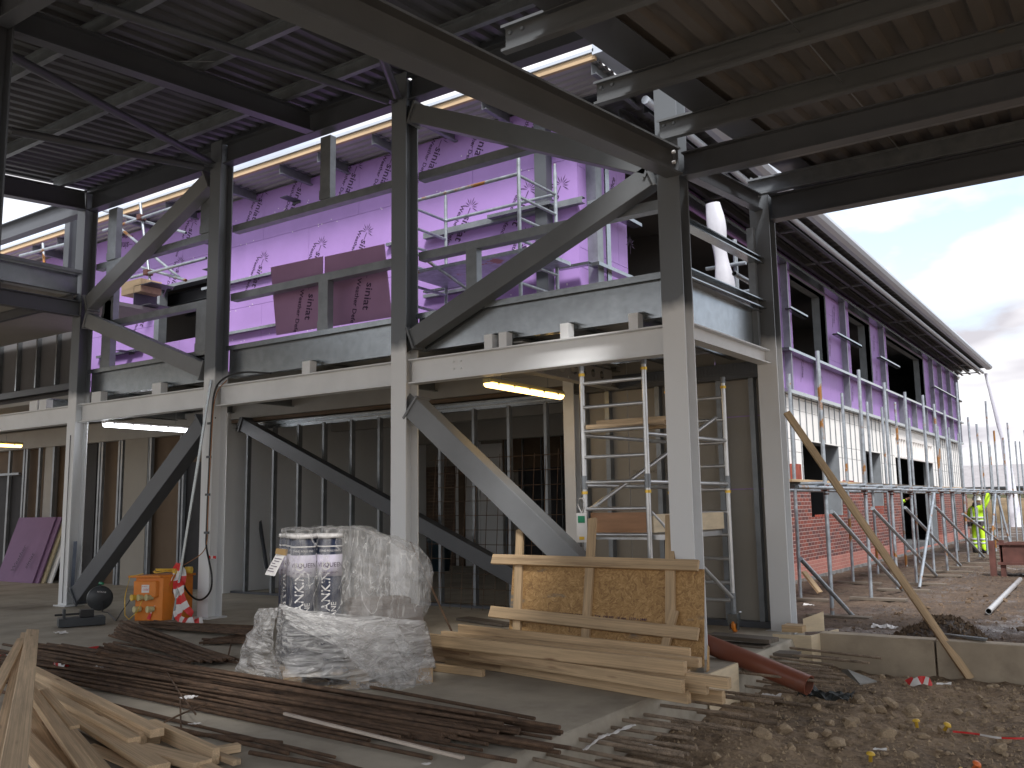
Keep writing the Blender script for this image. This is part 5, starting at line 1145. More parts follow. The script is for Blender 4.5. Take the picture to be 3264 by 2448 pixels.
mb = MB(); mb.add(quad+[q_+Vector((0, .003, 0)) for q_ in quad], [(0, 1, 2, 3), (7, 6, 5, 4), (0, 4, 5, 1), (1, 5, 6, 2), (2, 6, 7, 3), (3, 7, 4, 0)]); mb.build('tape', mat('brown_tape', (.35, .22, .08), .3), t)
# polythene: an upper clear hood and a lower crumpled skirt with a loose flap
def se(a, n_=5.):   # superellipse unit radius
    c_, s_ = abs(math.cos(a)), abs(math.sin(a)); return (c_**n_+s_**n_)**(-1/n_)
CTR = pw(.59, .36, 0)
def film(name, z0f, z1f, ru, rv, m, nu=140, nv=44, seed=0, amp=.03, flare=0, top=False, bulge=None):
    mb = MB()
    def fn(i, j):
        a = i*2*math.pi; s = se(a); u, v = math.cos(a)*s*ru, math.sin(a)*s*rv
        z0, z1 = z0f(a), z1f(a); h = z0+(z1-z0)*j; k = 1+flare*(1-j)
        p = CTR+U*u*k+V*v*k+Vector((0, 0, h)); n = Vector((p.x-CTR.x, p.y-CTR.y, 0)).normalized()
        if bulge: p += bulge(a, j, n)
        w_ = noise.fractal(Vector((a*2.2+seed, h*3., seed)), 1., 2., 4)*amp + noise.ridged_multi_fractal(Vector((a*5+h*3, h*9-a*2, seed)), 1., 2., 3, 1., 2.)*amp*.28
        if i > .999: w_ = noise.fractal(Vector((seed, h*3., seed)), 1., 2., 4)*amp + noise.ridged_multi_fractal(Vector((h*3, h*9, seed)), 1., 2., 3, 1., 2.)*amp*.28
        return p+n*w_+Vector((0, 0, 1))*w_*.4
    mb.sheet(None, nu, nv, fn)
    if top:
        def ft(i, j):
            a = i*2*math.pi; s = se(a); k = 1-j; u, v = math.cos(a)*s*ru*k, math.sin(a)*s*rv*k
            zt_ = z1f(a)*(1-j)+1.225*j; p = fn(i, 1) if j == 0 else CTR+U*u+V*v+Vector((0, 0, zt_+.02*math.sin(j*3)+noise.fractal(Vector((u*7, v*7, seed)), 1., 2., 4)*.03))
            return p
        mb.sheet(None, nu, 12, ft)
    return mb
def bul(a, j, n):
    # the hood balloons out towards the far end on the right
    k = max(0, math.cos(a+.25))**1.5; return (U*.05*k+Vector((0, 0, -.10*k)))*math.sin(min(1, j*1.05)*math.pi*.62)
hood = film('hood', lambda a: .52, lambda a: 1.235-.26*max(0, math.cos(a))**1.5, .57, .37, FILM, amp=.028, seed=3, top=True, bulge=bul)
WR = thing('pallet_wrap', 'clear and crumpled polythene wrapped round the rolls on the pallet', 'polythene', pw(.59, .4, .1))
hood.build('hood', FILM, WR)
sk_ = film('skirt', lambda a: .10+.03*math.sin(a*5), lambda a: .60+.05*math.sin(a*2+1)-.22*max(0, math.cos(a-.2))**1.5, .555, .43, FILMD, nu=180, nv=40, amp=.035, seed=11, flare=.12); sk_.build('skirt', FILMD, WR)
# loose flap falling to the floor across the front right corner
F0 = [z('p', 380, 760, Y=4.93), z('p', 750, 850, Y=5.02), z('p', 1100, 900, Y=5.25), z('p', 1450, 900, Y=5.55)]
F1 = [z('p', 480, 950, Y=4.86), z('p', 900, 1140, Y=4.86), z('p', 1180, 1400, Y=4.90), z('p', 1440, 1550, Z=.02)]
F2 = [z('p', 1530, 1100, Y=5.5), z('p', 1610, 1250, Y=5.5)]
def bez(P_, t):
    n = len(P_)-1; x = t*n; i = min(int(x), n-1); return mixp(P_[i], P_[i+1], x-i)
def flap(i, j):
    a = bez(F0+[F2[0], F2[1]], i); b = bez(F1+[F1[3]+Vector((.1, .1, .02)), F1[3]+Vector((.12, .2, .25))], i); p = mixp(a, b, j)
    bell = math.sin(j*math.pi)*.07*math.sin(i*math.pi); d_ = Vector((.35, -.9, .1))
    return p+d_*(bell+noise.fractal(Vector((i*7, j*5, 4)), 1., 2., 5)*.05+noise.ridged_multi_fractal(Vector((i*14, j*7, 8)), 1., 2., 3, 1., 2.)*.012)
mb = MB(); mb.sheet(None, 110, 60, flap); mb.build('loose_flap', FILMD, WR)
E0 = [z('p', 360, 790, Y=4.95), z('p', 190, 800, Y=5.2)]; E1 = [z('p', 390, 1420, Y=4.90), z('p', 0, 1420, Z=.02)]
def flap2(i, j):
    p = mixp(mixp(E0[0], E0[1], i), mixp(E1[0], E1[1], i), j); d_ = Vector((-.4, -.9, .1)); return p+d_*(.05*math.sin(j*math.pi)+noise.fractal(Vector((i*2.5, j*3, 14)), 1., 2., 3)*.05)
mb = MB(); mb.sheet(None, 60, 60, flap2); mb.build('loose_flap', FILMD, WR)
mb = MB()
def flap3(i, j):
    p = mixp(pw(.05+i*1.1, -.02, .13), pw(.02+i*1.15, -.09, .0), j); return p+Vector((.3, -.8, .2))*(noise.fractal(Vector((i*12, j*3, 24)), 1., 2., 5)*.06+.02)
mb.sheet(None, 90, 12, flap3)
def flap4(i, j):
    p = mixp(pw(-.02, .0+i*.85, .13), pw(-.08, .0+i*.85, .0), j); return p+Vector((-.8, -.5, .2))*(noise.fractal(Vector((i*12, j*3, 34)), 1., 2., 5)*.06+.02)
mb.sheet(None, 60, 12, flap4); mb.build('trailing_film', FILM, WR)

# --- yellow/orange site transformer
TR_ = thing('site_transformer', 'orange site transformer box with yellow sockets standing by the second column', 'transformer', (-10.7, 7.4, 0))
o0 = z('t', 890, 1190, Z=0); o1 = z('t', 1180, 1190, Z=0); o2 = z('t', 1500, 1155, Z=0)
ux = (o1-o0); wx = ux.length; ux.normalize(); uy = (o2-o1); dep = min(uy.length, .8); uy.normalize(); hT = .57
def tp(u, v, h): return o0+ux*u+uy*v+Vector((0, 0, h))
def tbx(u0, u1, v0, v1, h0, h1, name, m, par, bv=.006):
    mb = MB(); p = [tp(u0, v0, h0), tp(u1, v0, h0), tp(u1, v1, h0), tp(u0, v1, h0), tp(u0, v0, h1), tp(u1, v0, h1), tp(u1, v1, h1), tp(u0, v1, h1)]
    mb.add(p, [(0, 3, 2, 1), (4, 5, 6, 7), (0, 1, 5, 4), (1, 2, 6, 5), (2, 3, 7, 6), (3, 0, 4, 7)]); return mb.build(name, m, par, bevel=bv)
bd = tbx(0, wx, 0, dep, 0, hT-.02, 'body', ORANGE, TR_); tbx(-.05, wx+.01, -.06, dep+.03, hT-.02, hT+.01, 'lid', ORANGE, TR_); cv = tbx(.02, wx-.05, -.05, -.0, hT-.27, hT-.06, 'cover_flap', ORANGE, TR_, .01)
tbx(.14, .24, -.056, -.051, hT-.21, hT-.11, 'rating_label', PAPER, cv, 0)
mb = MB(); put_text(mb, 'BLAKLEY', tp(.15, -.058, hT-.135), ux, (0, 0, 1), .018); put_text(mb, '110V', tp(.155, -.058, hT-.185), ux, (0, 0, 1), .04); mb.build('lettering', RED, cv)
for u, h, m_ in ((.04, .30, YELLOW), (.13, .30, CREAM), (.24, .30, CREAM), (.08, .15, CREAM), (.26, .15, CREAM)):
    mb = MB(); c_ = tp(u, -.002, h); n_ = -uy
    mb.tube(c_, c_+n_*.07, .035, 14); mb.tube(c_+n_*.07, c_+n_*.09, .042, 14); mb.build('socket', m_, TR_)
mb = MB(); put_text(mb, '8A', tp(wx+.003, .12, .33), uy, (0, 0, 1), .12); mb.build('lettering', mat('dark_red_marker', (.30, .07, .02), .6), bd)
# loops of yellow cable on top and down the side
mb = MB(); pts = []
for i in range(60):
    a = i*.42; pts.append(tp(.22+.13*math.cos(a)+.03*math.sin(i*.3), .2+.10*math.sin(a), hT+.03+.05*abs(math.sin(i*.17))))
mb.path(pts, .007); mb.path([tp(.1, .0, hT+.03), tp(0, -.08, hT), tp(-.04, -.09, hT-.2), tp(-.05, -.09, .3), tp(-.03, -.1, .08), tp(.05, -.12, .03), tp(.14, -.1, .12), tp(.2, -.1, .27)], .006)
tag(mb.build('yellow_cable', YELLOW), 'coiled yellow cable heaped on the orange transformer', 'cable')
mb = MB(); mb.tube(tp(.33, .2, hT+.05), tp(.40, .15, hT+.05), .035, 14); mb.tube(tp(.46, .22, hT+.06), tp(.55, .22, hT+.06), .045, 14); tag(mb.build('yellow_plug', YELLOW), 'yellow site plug lying on the transformer lid', 'plug')
# --- chop saw
sg = z('t', 525, 1100, Z=0); 
SW = thing('chop_saw', 'dark metal cutting chop saw standing on the slab by the left column', 'saw', sg)
c_ = at(OFF['t'][0]+525/3.318, OFF['t'][1]+950/3.318, Y=sg.y); bs = z('t', 85, 1275, Z=0); be = z('t', 560, 1240, Z=0)
ud = (be-bs).normalized(); vd = Vector((-ud.y, ud.x, 0)); L0 = (be-bs).length
def sb_(u0, u1, v0, v1, h0, h1, name, m, par=SW, bv=.006):
    mb = MB(); f_ = lambda u, v, h: bs+ud*u+vd*v+Vector((0, 0, h)); p = [f_(u0, v0, h0), f_(u1, v0, h0), f_(u1, v1, h0), f_(u0, v1, h0), f_(u0, v0, h1), f_(u1, v0, h1), f_(u1, v1, h1), f_(u0, v1, h1)]
    mb.add(p, [(0, 3, 2, 1), (4, 5, 6, 7), (0, 1, 5, 4), (1, 2, 6, 5), (2, 3, 7, 6), (3, 0, 4, 7)]); return mb.build(name, m, par, bevel=bv)
sb_(0, L0*1.05, 0, .26, .01, .11, 'base', DGREY); sb_(.05, .08, .05, .2, .11, .22, 'vice_jaw', DGREY); sb_(.24, .40, .04, .2, .11, .2, 'fence', BLACK); sb_(-.04, .24, .10, .13, .14, .165, 'vice_screw', BLACK)
rd = .172; mb = MB(); mb.lathe([(.001, -.05), (rd-.02, -.05), (rd, -.03), (rd, .03), (rd-.02, .045), (.001, .045)], (0, 0, 0), 40, 1)
for i, v in enumerate(mb.v): mb.v[i] = c_+ud*v.x+vd*v.y+Vector((0, 0, v.z))
gd = mb.build('blade_guard', DGREY, SW)
mb = MB(); put_text(mb, 'HITACHI', c_+ud*(-.045)-vd*.056+Vector((0, 0, .085)), ud*.96+Vector((0, 0, -.12)), (0, 0, 1), .03); mb.build('lettering', PAPER, gd)
mb = MB(); mb.bar(c_+Vector((0, 0, -.12)), Vector((c_.x, c_.y+.05, .10)), .10, .08); mb.build('arm_post', BLACK, SW)
mb = MB(); mb.path([c_+Vector((-.02, .05, .1)), c_+Vector((-.11, .04, .16))-ud*.02, c_+Vector((-.06, .03, .21)), c_+Vector((.03, .02, .20))], .018, 8); mb.build('handle', GREEN, SW)
mb = MB(); mb.path([c_+Vector((-.04, .05, .19)), c_+Vector((-.13, .03, .13)), c_+Vector((-.19, .0, -.03)), c_+Vector((-.19, -.02, -.12))], .008); mb.path([Vector((c_.x+.1, c_.y, .16)), Vector((c_.x+.14, c_.y-.02, .12)), Vector((c_.x+.15, c_.y-.05, .02)), Vector((c_.x+.25, c_.y-.02, .01)), tp(-.15, -.1, .01), tp(-.08, -.1, .12), tp(0, -.06, .28)], .007); mb.build('power_cable', BLACK, SW)
# --- galvanised channel strut leaning on the second column + cables
tag(plank('metal_channel', z('t', 1300, 1185, Z=0), (-10.16, 7.70, 3.15), .042, .03, GALV), 'long bright galvanised channel leaning against the second column', 'metal channel')
tag(plank('metal_channel', z(7, 455, 615, Z=0), z(4, 512, 1450, Y=7.70)*.5+z(7, 455, 615, Z=0)*.5, .05, .025, mat('blue_grey_strut', (.22, .26, .34), .45, .4), bevel=0), 'short perforated blue grey strut leaning against the left column', 'metal channel')
xC = CX[1]+.0
mb = MB(); pts = [(CX[1]+1.2, 7.76, 3.14), (CX[1]+.7, 7.74, 3.20), (CX[1]+.35, 7.72, 3.16), (CX[1]+.17, 7.70, 3.0), (CX[1]+.10, 7.71, 2.6), (CX[1]+.06, 7.72, 1.8), (CX[1]+.05, 7.72, 1.2), (CX[1]+.08, 7.70, .95), (CX[1]+.20, 7.66, .75), (CX[1]+.29, 7.64, .55), (CX[1]+.27, 7.64, .38), (CX[1]+.14, 7.63, .27), (CX[1]-.02, 7.62, .27), (CX[1]-.2, 7.60, .40), (CX[1]-.28, 7.6, .6)]
def smooth(pts, n=6):
    pts = [Vector(p) for p in pts]; out = []
    for i in range(len(pts)-1):
        p0, p1, p2, p3 = pts[max(i-1, 0)], pts[i], pts[i+1], pts[min(i+2, len(pts)-1)]
        for k in range(n):
            t = k/n; out.append(.5*((2*p1)+(p2-p0)*t+(2*p0-5*p1+4*p2-p3)*t*t+(3*p1-p0-3*p2+p3)*t*t*t))
    return out+[pts[-1]]
mb.path(smooth(pts), .013, 8); tag(mb.build('power_cable', BLACK), 'thick black cable clipped down the second column and looping near the floor', 'cable', 'cables on the second column')
mb = MB(); mb.path(smooth([(CX[1]+.40, 7.71, 3.12), (CX[1]+.19, 7.69, 2.9), (CX[1]+.12, 7.70, 2.2), (CX[1]+.08, 7.71, 1.3), (CX[1]+.09, 7.70, 1.0), (CX[1]+.02, 7.68, .85), (CX[1]-.2, 7.62, .72), (CX[1]-.36, 7.6, .66)]), .006, 6); tag(mb.build('power_cable', mat('orange_brown_cable', (.32, .13, .04), .5)), 'thin orange brown cable beside the thick black cable', 'cable', 'cables on the second column')
for zz_ in (2.55, 2.1, 1.6, 1.1):
    mb = MB(); mb.box((CX[1]+.02, 7.70, zz_), (CX[1]+.10, 7.726, zz_+.03)); tag(mb.build('cable_clip', STEEL), 'small grey clip holding the cables on the second column', 'cable clip', 'cable clips on the second column')
mb = MB(); mb.path(smooth([(CX[0]+.02, 7.72, 2.6), (CX[0]+.03, 7.715, 1.8), (CX[0]+.03, 7.715, 1.0), (CX[0]+.03, 7.715, .05)]), .006); tag(mb.build('thin_wire', DGREY), 'thin dark wire running down the left column', 'wire')
# --- red and white tape
def tape(name, pts, w_, lab, nst=.12, up=Vector((0, 0, 1))):
    pts = smooth(pts, 10); vs = []; fs = []; mi = []; d = 0
    for i, p in enumerate(pts):
        t = (pts[min(i+1, len(pts)-1)]-pts[max(i-1, 0)]).normalized(); n = t.cross(Vector((.3, -.9, .25))).normalized(); tw = .5*math.sin(i*.35); n = (n+t.cross(n)*tw).normalized()
        vs += [p+n*w_/2, p-n*w_/2]
        if i: d += (p-pts[i-1]).length; fs.append((2*i-2, 2*i-1, 2*i+1, 2*i)); mi.append(int(d/nst) % 2)
    me = bpy.data.meshes.new(name); me.from_pydata(vs, [], fs); me.materials.append(RED); me.materials.append(TWHITE); me.polygons.foreach_set('material_index', mi); me.update()
    o = bpy.data.objects.new(name, me); COL.objects.link(o); return tag(o, lab, 'barrier tape', 'red and white barrier tape')
hk = (-10.52, 7.55, .72)
tape('barrier_tape', [hk, (-10.45, 7.5, .55), (-10.30, 7.45, .38), (-10.15, 7.40, .2), (-10.02, 7.42, .1)], .085, 'broad length of striped tape draped from the cable to the right, lit side')
tape('barrier_tape', [hk, (-10.50, 7.5, .5), (-10.42, 7.46, .3), (-10.40, 7.45, .1), (-10.2, 7.38, .02), (-9.9, 7.35, .03), (-9.7, 7.33, .06)], .075, 'striped tape trailing from the transformer corner onto the floor')
tape('barrier_tape', [hk, (-10.56, 7.42, .45), (-10.66, 7.3, .2), (-10.7, 7.25, .02)], .05, 'twisted striped tape strand in front of the orange transformer')
tape('barrier_tape', [(-10.54, 7.5, .7), (-10.40, 7.52, .62), (-10.38, 7.5, .4), (-10.33, 7.45, .25), (-10.25, 7.4, .05), (-10.0, 7.3, .03), (-9.85, 7.32, .05)], .09, 'bunched striped tape hanging beside the second column')
tape('barrier_tape', [(-10.12, 7.70, .80), (-10.02, 7.71, .80), (-9.98, 7.72, .80)], .04, 'short piece of striped tape wrapped round the second column', .05)
tape('barrier_tape', [z(7, -60, 960, Z=.02), z(7, 120, 945, Z=.02), z(7, 350, 922, Z=.02), z(7, 480, 910, Z=.03), z(7, 640, 895, Z=.02)], .06, 'striped tape lying flat across the slab at the left', .15)
tape('barrier_tape', [z(7, 340, 1000, Z=.04), z(7, 380, 1010, Z=.06), z(7, 430, 1000, Z=.06), z(7, 450, 1015, Z=.04)], .06, 'scrap of striped tape on top of the front pile', .08)
tape('barrier_tape', [z(9, 1755, 1425, Z=-.25), z(9, 1900, 1440, Z=-.25), z(9, 2050, 1465, Z=-.24), z(9, 2230, 1470, Z=-.24)], .014, 'thin striped tape strung over the mud at the lower right', .18)
tape('barrier_tape', [z(9, 1470, 1085, Z=-.2), z(9, 1500, 1110, Z=-.22), z(9, 1560, 1095, Z=-.2), z(9, 1620, 1110, Z=-.24)], .07, 'crumpled striped tape on the mud below the ground beam', .07)

# ================================================================== FACADE SCAFFOLD
SR = .031
FS = thing('facade_scaffold', 'tube and fitting scaffold with a low boarded lift along the brick facade', 'scaffolding', (-4.4, 20, -.3))
outer = [(-3.85, y) for y in (13.95, 16.35, 18.4, 20.2, 22.2, 23.9, 25.4, 27.2, 29.3, 31.0, 33.0, 35.0, 37.2, 39.4, 41.6, 43.8)]
hts = [3.71, 3.69, 3.68, 3.66, 3.78, 3.72, 3.69, 4.59, 3.79, 3.7, 4.58, 3.73, 3.6, 4.3, 3.7, 3.8]
rj = random.Random(3)
ends = [( -3.85, 46, 4.4), (-3.4, 48, 4.3), (-5.0, 48.5, 4.4), (-3.2, 50, 5.2), (-2.9, 52, 4.3), (-4.8, 52, 4.2), (-2.6, 54, 4.1), (-2.4, 56, 4.9), (-2.0, 58, 4.0)]
for (x, y), h in zip(outer, hts): tb('standard', (x, y, -.28), (x+rj.uniform(-.05, .05), y+.15, h), SR, SCAFF, FS)
for y, h in ((16.2, 3.7), (19.8, 3.69), (22.0, 3.69), (23.5, 3.69), (25.1, 3.95), (26.8, 3.66), (28.9, 3.7), (31.2, 3.7), (33.3, 3.8), (35.2, 3.7), (38, 3.7), (41, 3.7), (43.7, 3.7)):
    tb('standard', (-5.0, y, -.28), (-5.0, y+.05, h), SR, SCAFF, FS)
for x, y, h in ends: tb('standard', (x, y, -.28), (x, y+.05, h), SR, SCAFF, FS)
ZL = 1.60
for x in (-3.82, -5.03):
    for k_ in range(6): tb('ledger', (x, 12.5+k_*6.6, ZL), (x, 12.5+k_*6.6+6.7, ZL+.01), SR, SCAFF, FS)
tb('ledger', (-3.8, 44, ZL+.06), (-2.2, 56, ZL+.1), SR, SCAFF, FS); tb('ledger', (-3.95, 44, ZL), (-2.5, 54, ZL), SR, SCAFF, FS)
for i in range(26): tb('transom', (-5.55, 13.4+i*1.22, ZL+.055), (-3.7, 13.4+i*1.22+rj.uniform(-.1, .1), ZL+.055), SR, SCAFF, FS)
for (x, y) in outer[::1]:
    mb = MB(); mb.box((x-.045, y-.05, ZL-.05), (x+.05, y+.06, ZL+.05)); mb.tube((x-.02, y, ZL-.09), (x+.06, y, ZL-.09), .012, 6); mb.build('coupler', RUST, FS, bevel=.01)
def fsb(a, b, X1=-3.72, X2=-3.72):
    p = z(9, *a, X=X1); q = z(9, *b, X=X2); tb('raking_brace', p, q, SR, SCAFF, FS)
fsb((980, 15), (1430, 515)); fsb((1240, -5), (1650, 425)); fsb((1450, -10), (1805, 360)); fsb((1640, -20), (1955, 305)); fsb((1820, 30), (2110, 250), -3.5, -3.2); fsb((780, 318), (1120, 690), -3.9, -3.6)
p = z('b', 470, 390, X=-3.6); q = z('b', 275, 1635, Z=-.28); tb('raking_brace', p, q, SR, SCAFF, FS)
p = z('b', 1280, 400, X=-3.3); q = z('b', 1230, 1040, X=-3.3); tb('raking_brace', p, q, SR, SCAFF, FS)
p = z('b', 1310, 410, X=-3.1); q = z('b', 1480, 1070, X=-2.9); tb('raking_brace', p, q, SR, SCAFF, FS)
for i in range(8): 
    for j in range(3):
        if i > 5 and j == 0: continue
        tag(plank('scaffold_board', (-4.15-j*.235, 13.0+i*3.9, ZL+.105), (-4.15-j*.235, 13.0+i*3.9+3.87, ZL+.105+rj.uniform(0, .004)), .225, .038, WOODO if (i+j) % 3 else WOOD), 'scaffold board laid on the low lift along the brick facade', 'board', 'boards on the scaffold lift')
# sole boards
for (x, y) in outer[:12]+[(-5.0, 16.2), (-5.0, 19.8), (-5.0, 22.0)]:
    zs_ = gz(x, y)+.02; tag(plank('sole_board', (x-.35, y+rj.uniform(-.04, .04), zs_), (x+.55, y+rj.uniform(-.04, .04), zs_), .22, .04, WOODO), 'grey brown sole board under a scaffold standard', 'board', 'sole boards under the scaffold')
tag(plank('timber_offcut', z(9, 800, 400, X=-5.2), z(9, 905, 535, Z=-.25), .18, .04, WOOD), 'pale board leaning against the foot of the brickwork', 'timber')
# bricks waiting on the wall head and sills
def bpile(y0, n, lay, z0, lab):
    t = thing('brick_stack', lab, 'bricks', (XF+.06, y0, z0), 'stacks of bricks on the wall'); 
    for k in range(n):
        for l in range(lay): mb = MB(); mb.box((XF+.01, y0+k*.24, z0+l*.075), (XF+.115, y0+k*.24+.215, z0+l*.075+.066)); mb.build('brick', BRICKS, t)
BRICKS = mat('loose_brick_red', (.30, .07, .045), .85, 0, .25, 5., seed=True)
t = thing('brick_stack', 'bricks stacked on end on the near brick pier', 'bricks', (XF+.06, 19.9, 1.78), 'stacks of bricks on the wall')
for k in range(7): mb = MB(); mb.box((XF+.01, 19.65+k*.13, 1.78), (XF+.11, 19.76+k*.13, 2.22 if k < 4 else 1.86)); mb.build('brick', BRICKS, t)
bpile(23.9, 3, 2, 1.78, 'short stack of bricks on the second brick pier'); bpile(25.2, 4, 1, 1.78, 'single course of loose bricks on the second pier further along'); bpile(28.5, 4, 1, 1.78, 'single course of loose bricks beside the door opening'); bpile(21.3, 6, 1, 1.03, 'bricks laid out along the first window sill'); bpile(26.9, 4, 3, 1.03, 'stack of bricks on the second window sill')

# ================================================================== PEOPLE
def skin_body(name, verts, edges, radii, m, parent=None, root=0, sub=1):
    me = bpy.data.meshes.new(name); me.from_pydata([Vector(v) for v in verts], edges, []); me.materials.append(m)
    o = bpy.data.objects.new(name, me); COL.objects.link(o)
    if parent: o.parent = parent
    md = o.modifiers.new('skin', 'SKIN'); md.use_smooth_shade = True
    for i, r_ in enumerate(radii):
        sv = me.skin_vertices[0].data[i]; sv.radius = (r_, r_) if not isinstance(r_, tuple) else r_; sv.use_root = (i == root)
    s_ = o.modifiers.new('subd', 'SUBSURF'); s_.levels = sub; s_.render_levels = sub+1
    return o
def person(loc, rz_, label, arms):
    """standing figure facing local -Y; arms = (left elbow, left wrist, right elbow, right wrist) in local metres"""
    t = thing('person', label, 'person', loc, 'workers in hi-vis clothing'); t.rotation_euler = (0, 0, rz_); t.scale = (1.14, 1.14, 1.0)
    LE, LW_, RE, RW_ = arms
    V_ = [(0, 0, .95), (0, 0, 1.12), (0, .01, 1.30), (0, .01, 1.44), (0, 0, 1.53), (0, -.01, 1.60),
          (.10, 0, .90), (.13, -.02, .50), (.14, .01, .09), (.145, -.10, .045), (.15, -.18, .03),
          (-.10, 0, .90), (-.14, .0, .50), (-.16, .03, .09), (-.165, -.08, .045), (-.17, -.16, .03),
          (.19, .01, 1.42), LE, LW_, (-.19, .01, 1.42), RE, RW_]
    E_ = [(0, 1), (1, 2), (2, 3), (3, 4), (4, 5), (0, 6), (6, 7), (7, 8), (8, 9), (9, 10), (0, 11), (11, 12), (12, 13), (13, 14), (14, 15), (3, 16), (16, 17), (17, 18), (3, 19), (19, 20), (20, 21)]
    R_ = [(.16, .13), (.155, .12), (.18, .13), (.15, .11), .065, .06, .115, .09, .075, .05, .035, .115, .09, .075, .05, .035, .085, .068, .055, .085, .068, .055]
    b = skin_body('body', V_, E_, R_, HIVIS, t)
    def part(mb, name, m): o = mb.build(name, m); o.location = Vector((0, 0, 0)); o.parent = t; return o
    def local(mb, name, m, par=None):
        me = bpy.data.meshes.new(name); me.from_pydata(mb.v, [], mb.f); me.materials.append(m); me.polygons.foreach_set('use_smooth', mb.sm); me.update(); o = bpy.data.objects.new(name, me); COL.objects.link(o); o.parent = par or t; return o
    mb = MB(); mb.lathe([(.02, 1.54), (.07, 1.57), (.082, 1.64), (.082, 1.70), (.05, 1.76), (.01, 1.77)], (0, -.015, 0), 18); mb.add([(-.012, -.095, 1.66), (.012, -.095, 1.66), (.014, -.12, 1.64), (-.014, -.12, 1.64), (0, -.09, 1.69)], [(0, 1, 2, 3), (0, 1, 4), (2, 3, 4), (1, 2, 4), (0, 3, 4)]); local(mb, 'head', SKIN)
    mb = MB(); mb.lathe([(.125, 1.68), (.128, 1.685), (.108, 1.70), (.106, 1.75), (.085, 1.80), (.04, 1.835), (.005, 1.84)], (0, -.01, 0), 22); mb.box((-.08, -.17, 1.683), (.08, -.09, 1.692)); local(mb, 'helmet', HELM)
    mb = MB(); mb.lathe([(.10, 1.47), (.115, 1.51), (.10, 1.57), (.088, 1.61)], (0, .01, 0), 18); local(mb, 'snood', HAIR)
    mb = MB()
    for zz_, r_ in ((1.10, .20), (1.0, .195)): mb.lathe([(r_*.93, zz_), (r_*.98, zz_+.005), (r_*.98, zz_+.05), (r_*.93, zz_+.055)], (0, 0, 0), 20)
    for s_, o_ in ((1, .0), (-1, .0)):
        for zz_ in (.42, .30): mb.lathe([(.10, zz_), (.104, zz_+.005), (.104, zz_+.05), (.10, zz_+.055)], (s_*.14, 0, 0), 14)
        mb.bar((s_*.09, .125, 1.12), (s_*.10, .115, 1.45), .05, .012, (0, 1, 0))
    local(mb, 'reflective_bands', REFL)
    mb = MB()
    for s_ in (1, -1): mb.path([(s_*.15, .06, .05), (s_*.15, -.05, .05), (s_*.155, -.17, .04)], .055, 10); mb.path([(s_*.15, .02, .05), (s_*.148, .02, .2)], .07, 10)
    local(mb, 'boots', BLACK)
    mb = MB(); mb.lathe([(.19, .93), (.205, .94), (.205, .99), (.19, 1.0)], (0, 0, 0), 20); mb.box((.10, .10, .85), (.20, .22, 1.0)); mb.box((-.22, .05, .86), (-.14, .16, 1.0)); local(mb, 'tool_belt', HAIR)
    for s_, (e_, w_) in ((1, (LE, LW_)), (-1, (RE, RW_))):
        e_, w_ = Vector(e_), Vector(w_); d_ = (w_-e_).normalized(); sd_ = d_.cross(Vector((.2, .9, .3))).normalized(); vv = [w_-d_*.02, w_+d_*.05, w_+d_*.09]; ee = [(0, 1), (1, 2)]; rr = [.026, .036, .032]
        for k in range(4):
            a = len(vv); off = sd_*((k-1.5)*.02); vv += [w_+d_*.095+off, w_+d_*.13+off*1.1, w_+d_*(.165-.01*abs(k-1.5))+off*1.1+Vector((0, 0, -.01))]; ee += [(2, a), (a, a+1), (a+1, a+2)]; rr += [.010, .009, .007]
        a = len(vv); vv += [w_+d_*.05+sd_*.045, w_+d_*.09+sd_*.062]; ee += [(1, a), (a, a+1)]; rr += [.011, .009]
        skin_body('hand', vv, ee, rr, SKIN, t)
    return t
pl_ = z('b', 1085, 1160, Z=-.28)
person((pl_.x, pl_.y, gz(pl_.x, pl_.y)), R(148), 'worker in bright yellow hi-vis clothing and white helmet, seen from behind, one arm raised', ((.34, -.08, 1.20), (.42, -.28, 1.08), (-.30, -.05, 1.66), (-.24, -.20, 1.90)))
person((-6.75, 30.9, -.12), R(75), 'worker mostly hidden in the door opening, yellow sleeve reaching out', ((.22, -.32, 1.36), (.16, -.60, 1.52), (-.27, .0, 1.15), (-.28, -.12, .95)))

# ================================================================== RIGHT HAND GROUND
SK = thing('metal_skip', 'rusty brown steel skip or trough standing on the mud at the right edge', 'skip', (-2.3, 23, -.28))
a = z('b', 1265, 1480, Z=-.28); zt_ = z('b', 1265, 1040, Y=a.y).z; sx0 = a.x
mb = MB(); mb.box((sx0-.06, a.y-.06, -.3), (sx0+.06, a.y+.06, zt_+.05)); mb.box((sx0+.14, a.y-.0, -.3), (sx0+.24, a.y+.10, zt_+.06)); mb.build('leg', RUST, SK)
mb = MB(); mb.box((sx0+.2, a.y-.01, .0), (sx0+2.6, a.y+.03, zt_-.02)); mb.box((sx0+.2, a.y+1.2, .0), (sx0+2.6, a.y+1.24, zt_-.02)); mb.box((sx0+.16, a.y, .0), (sx0+.2, a.y+1.24, zt_-.02)); mb.box((sx0+.2, a.y, -.02), (sx0+2.6, a.y+1.2, .02)); mb.build('trough', RUST, SK)
mb = MB(); mb.box((sx0+.1, a.y-.05, zt_-.04), (sx0+2.6, a.y+.03, zt_)); mb.box((sx0+.1, a.y-.05, -.03), (sx0+2.6, a.y+.02, .03)); mb.build('rim', RUST, SK)
a = z(9, 1985, 655, Z=-.25); b = z(9, 2188, 450, Z=-.25); mb = MB(); mb.tube(a, b, .045, 14, True); tag(mb.build('steel_tube', ALU), 'pale grey tube lying on the mud at the right', 'pipe')
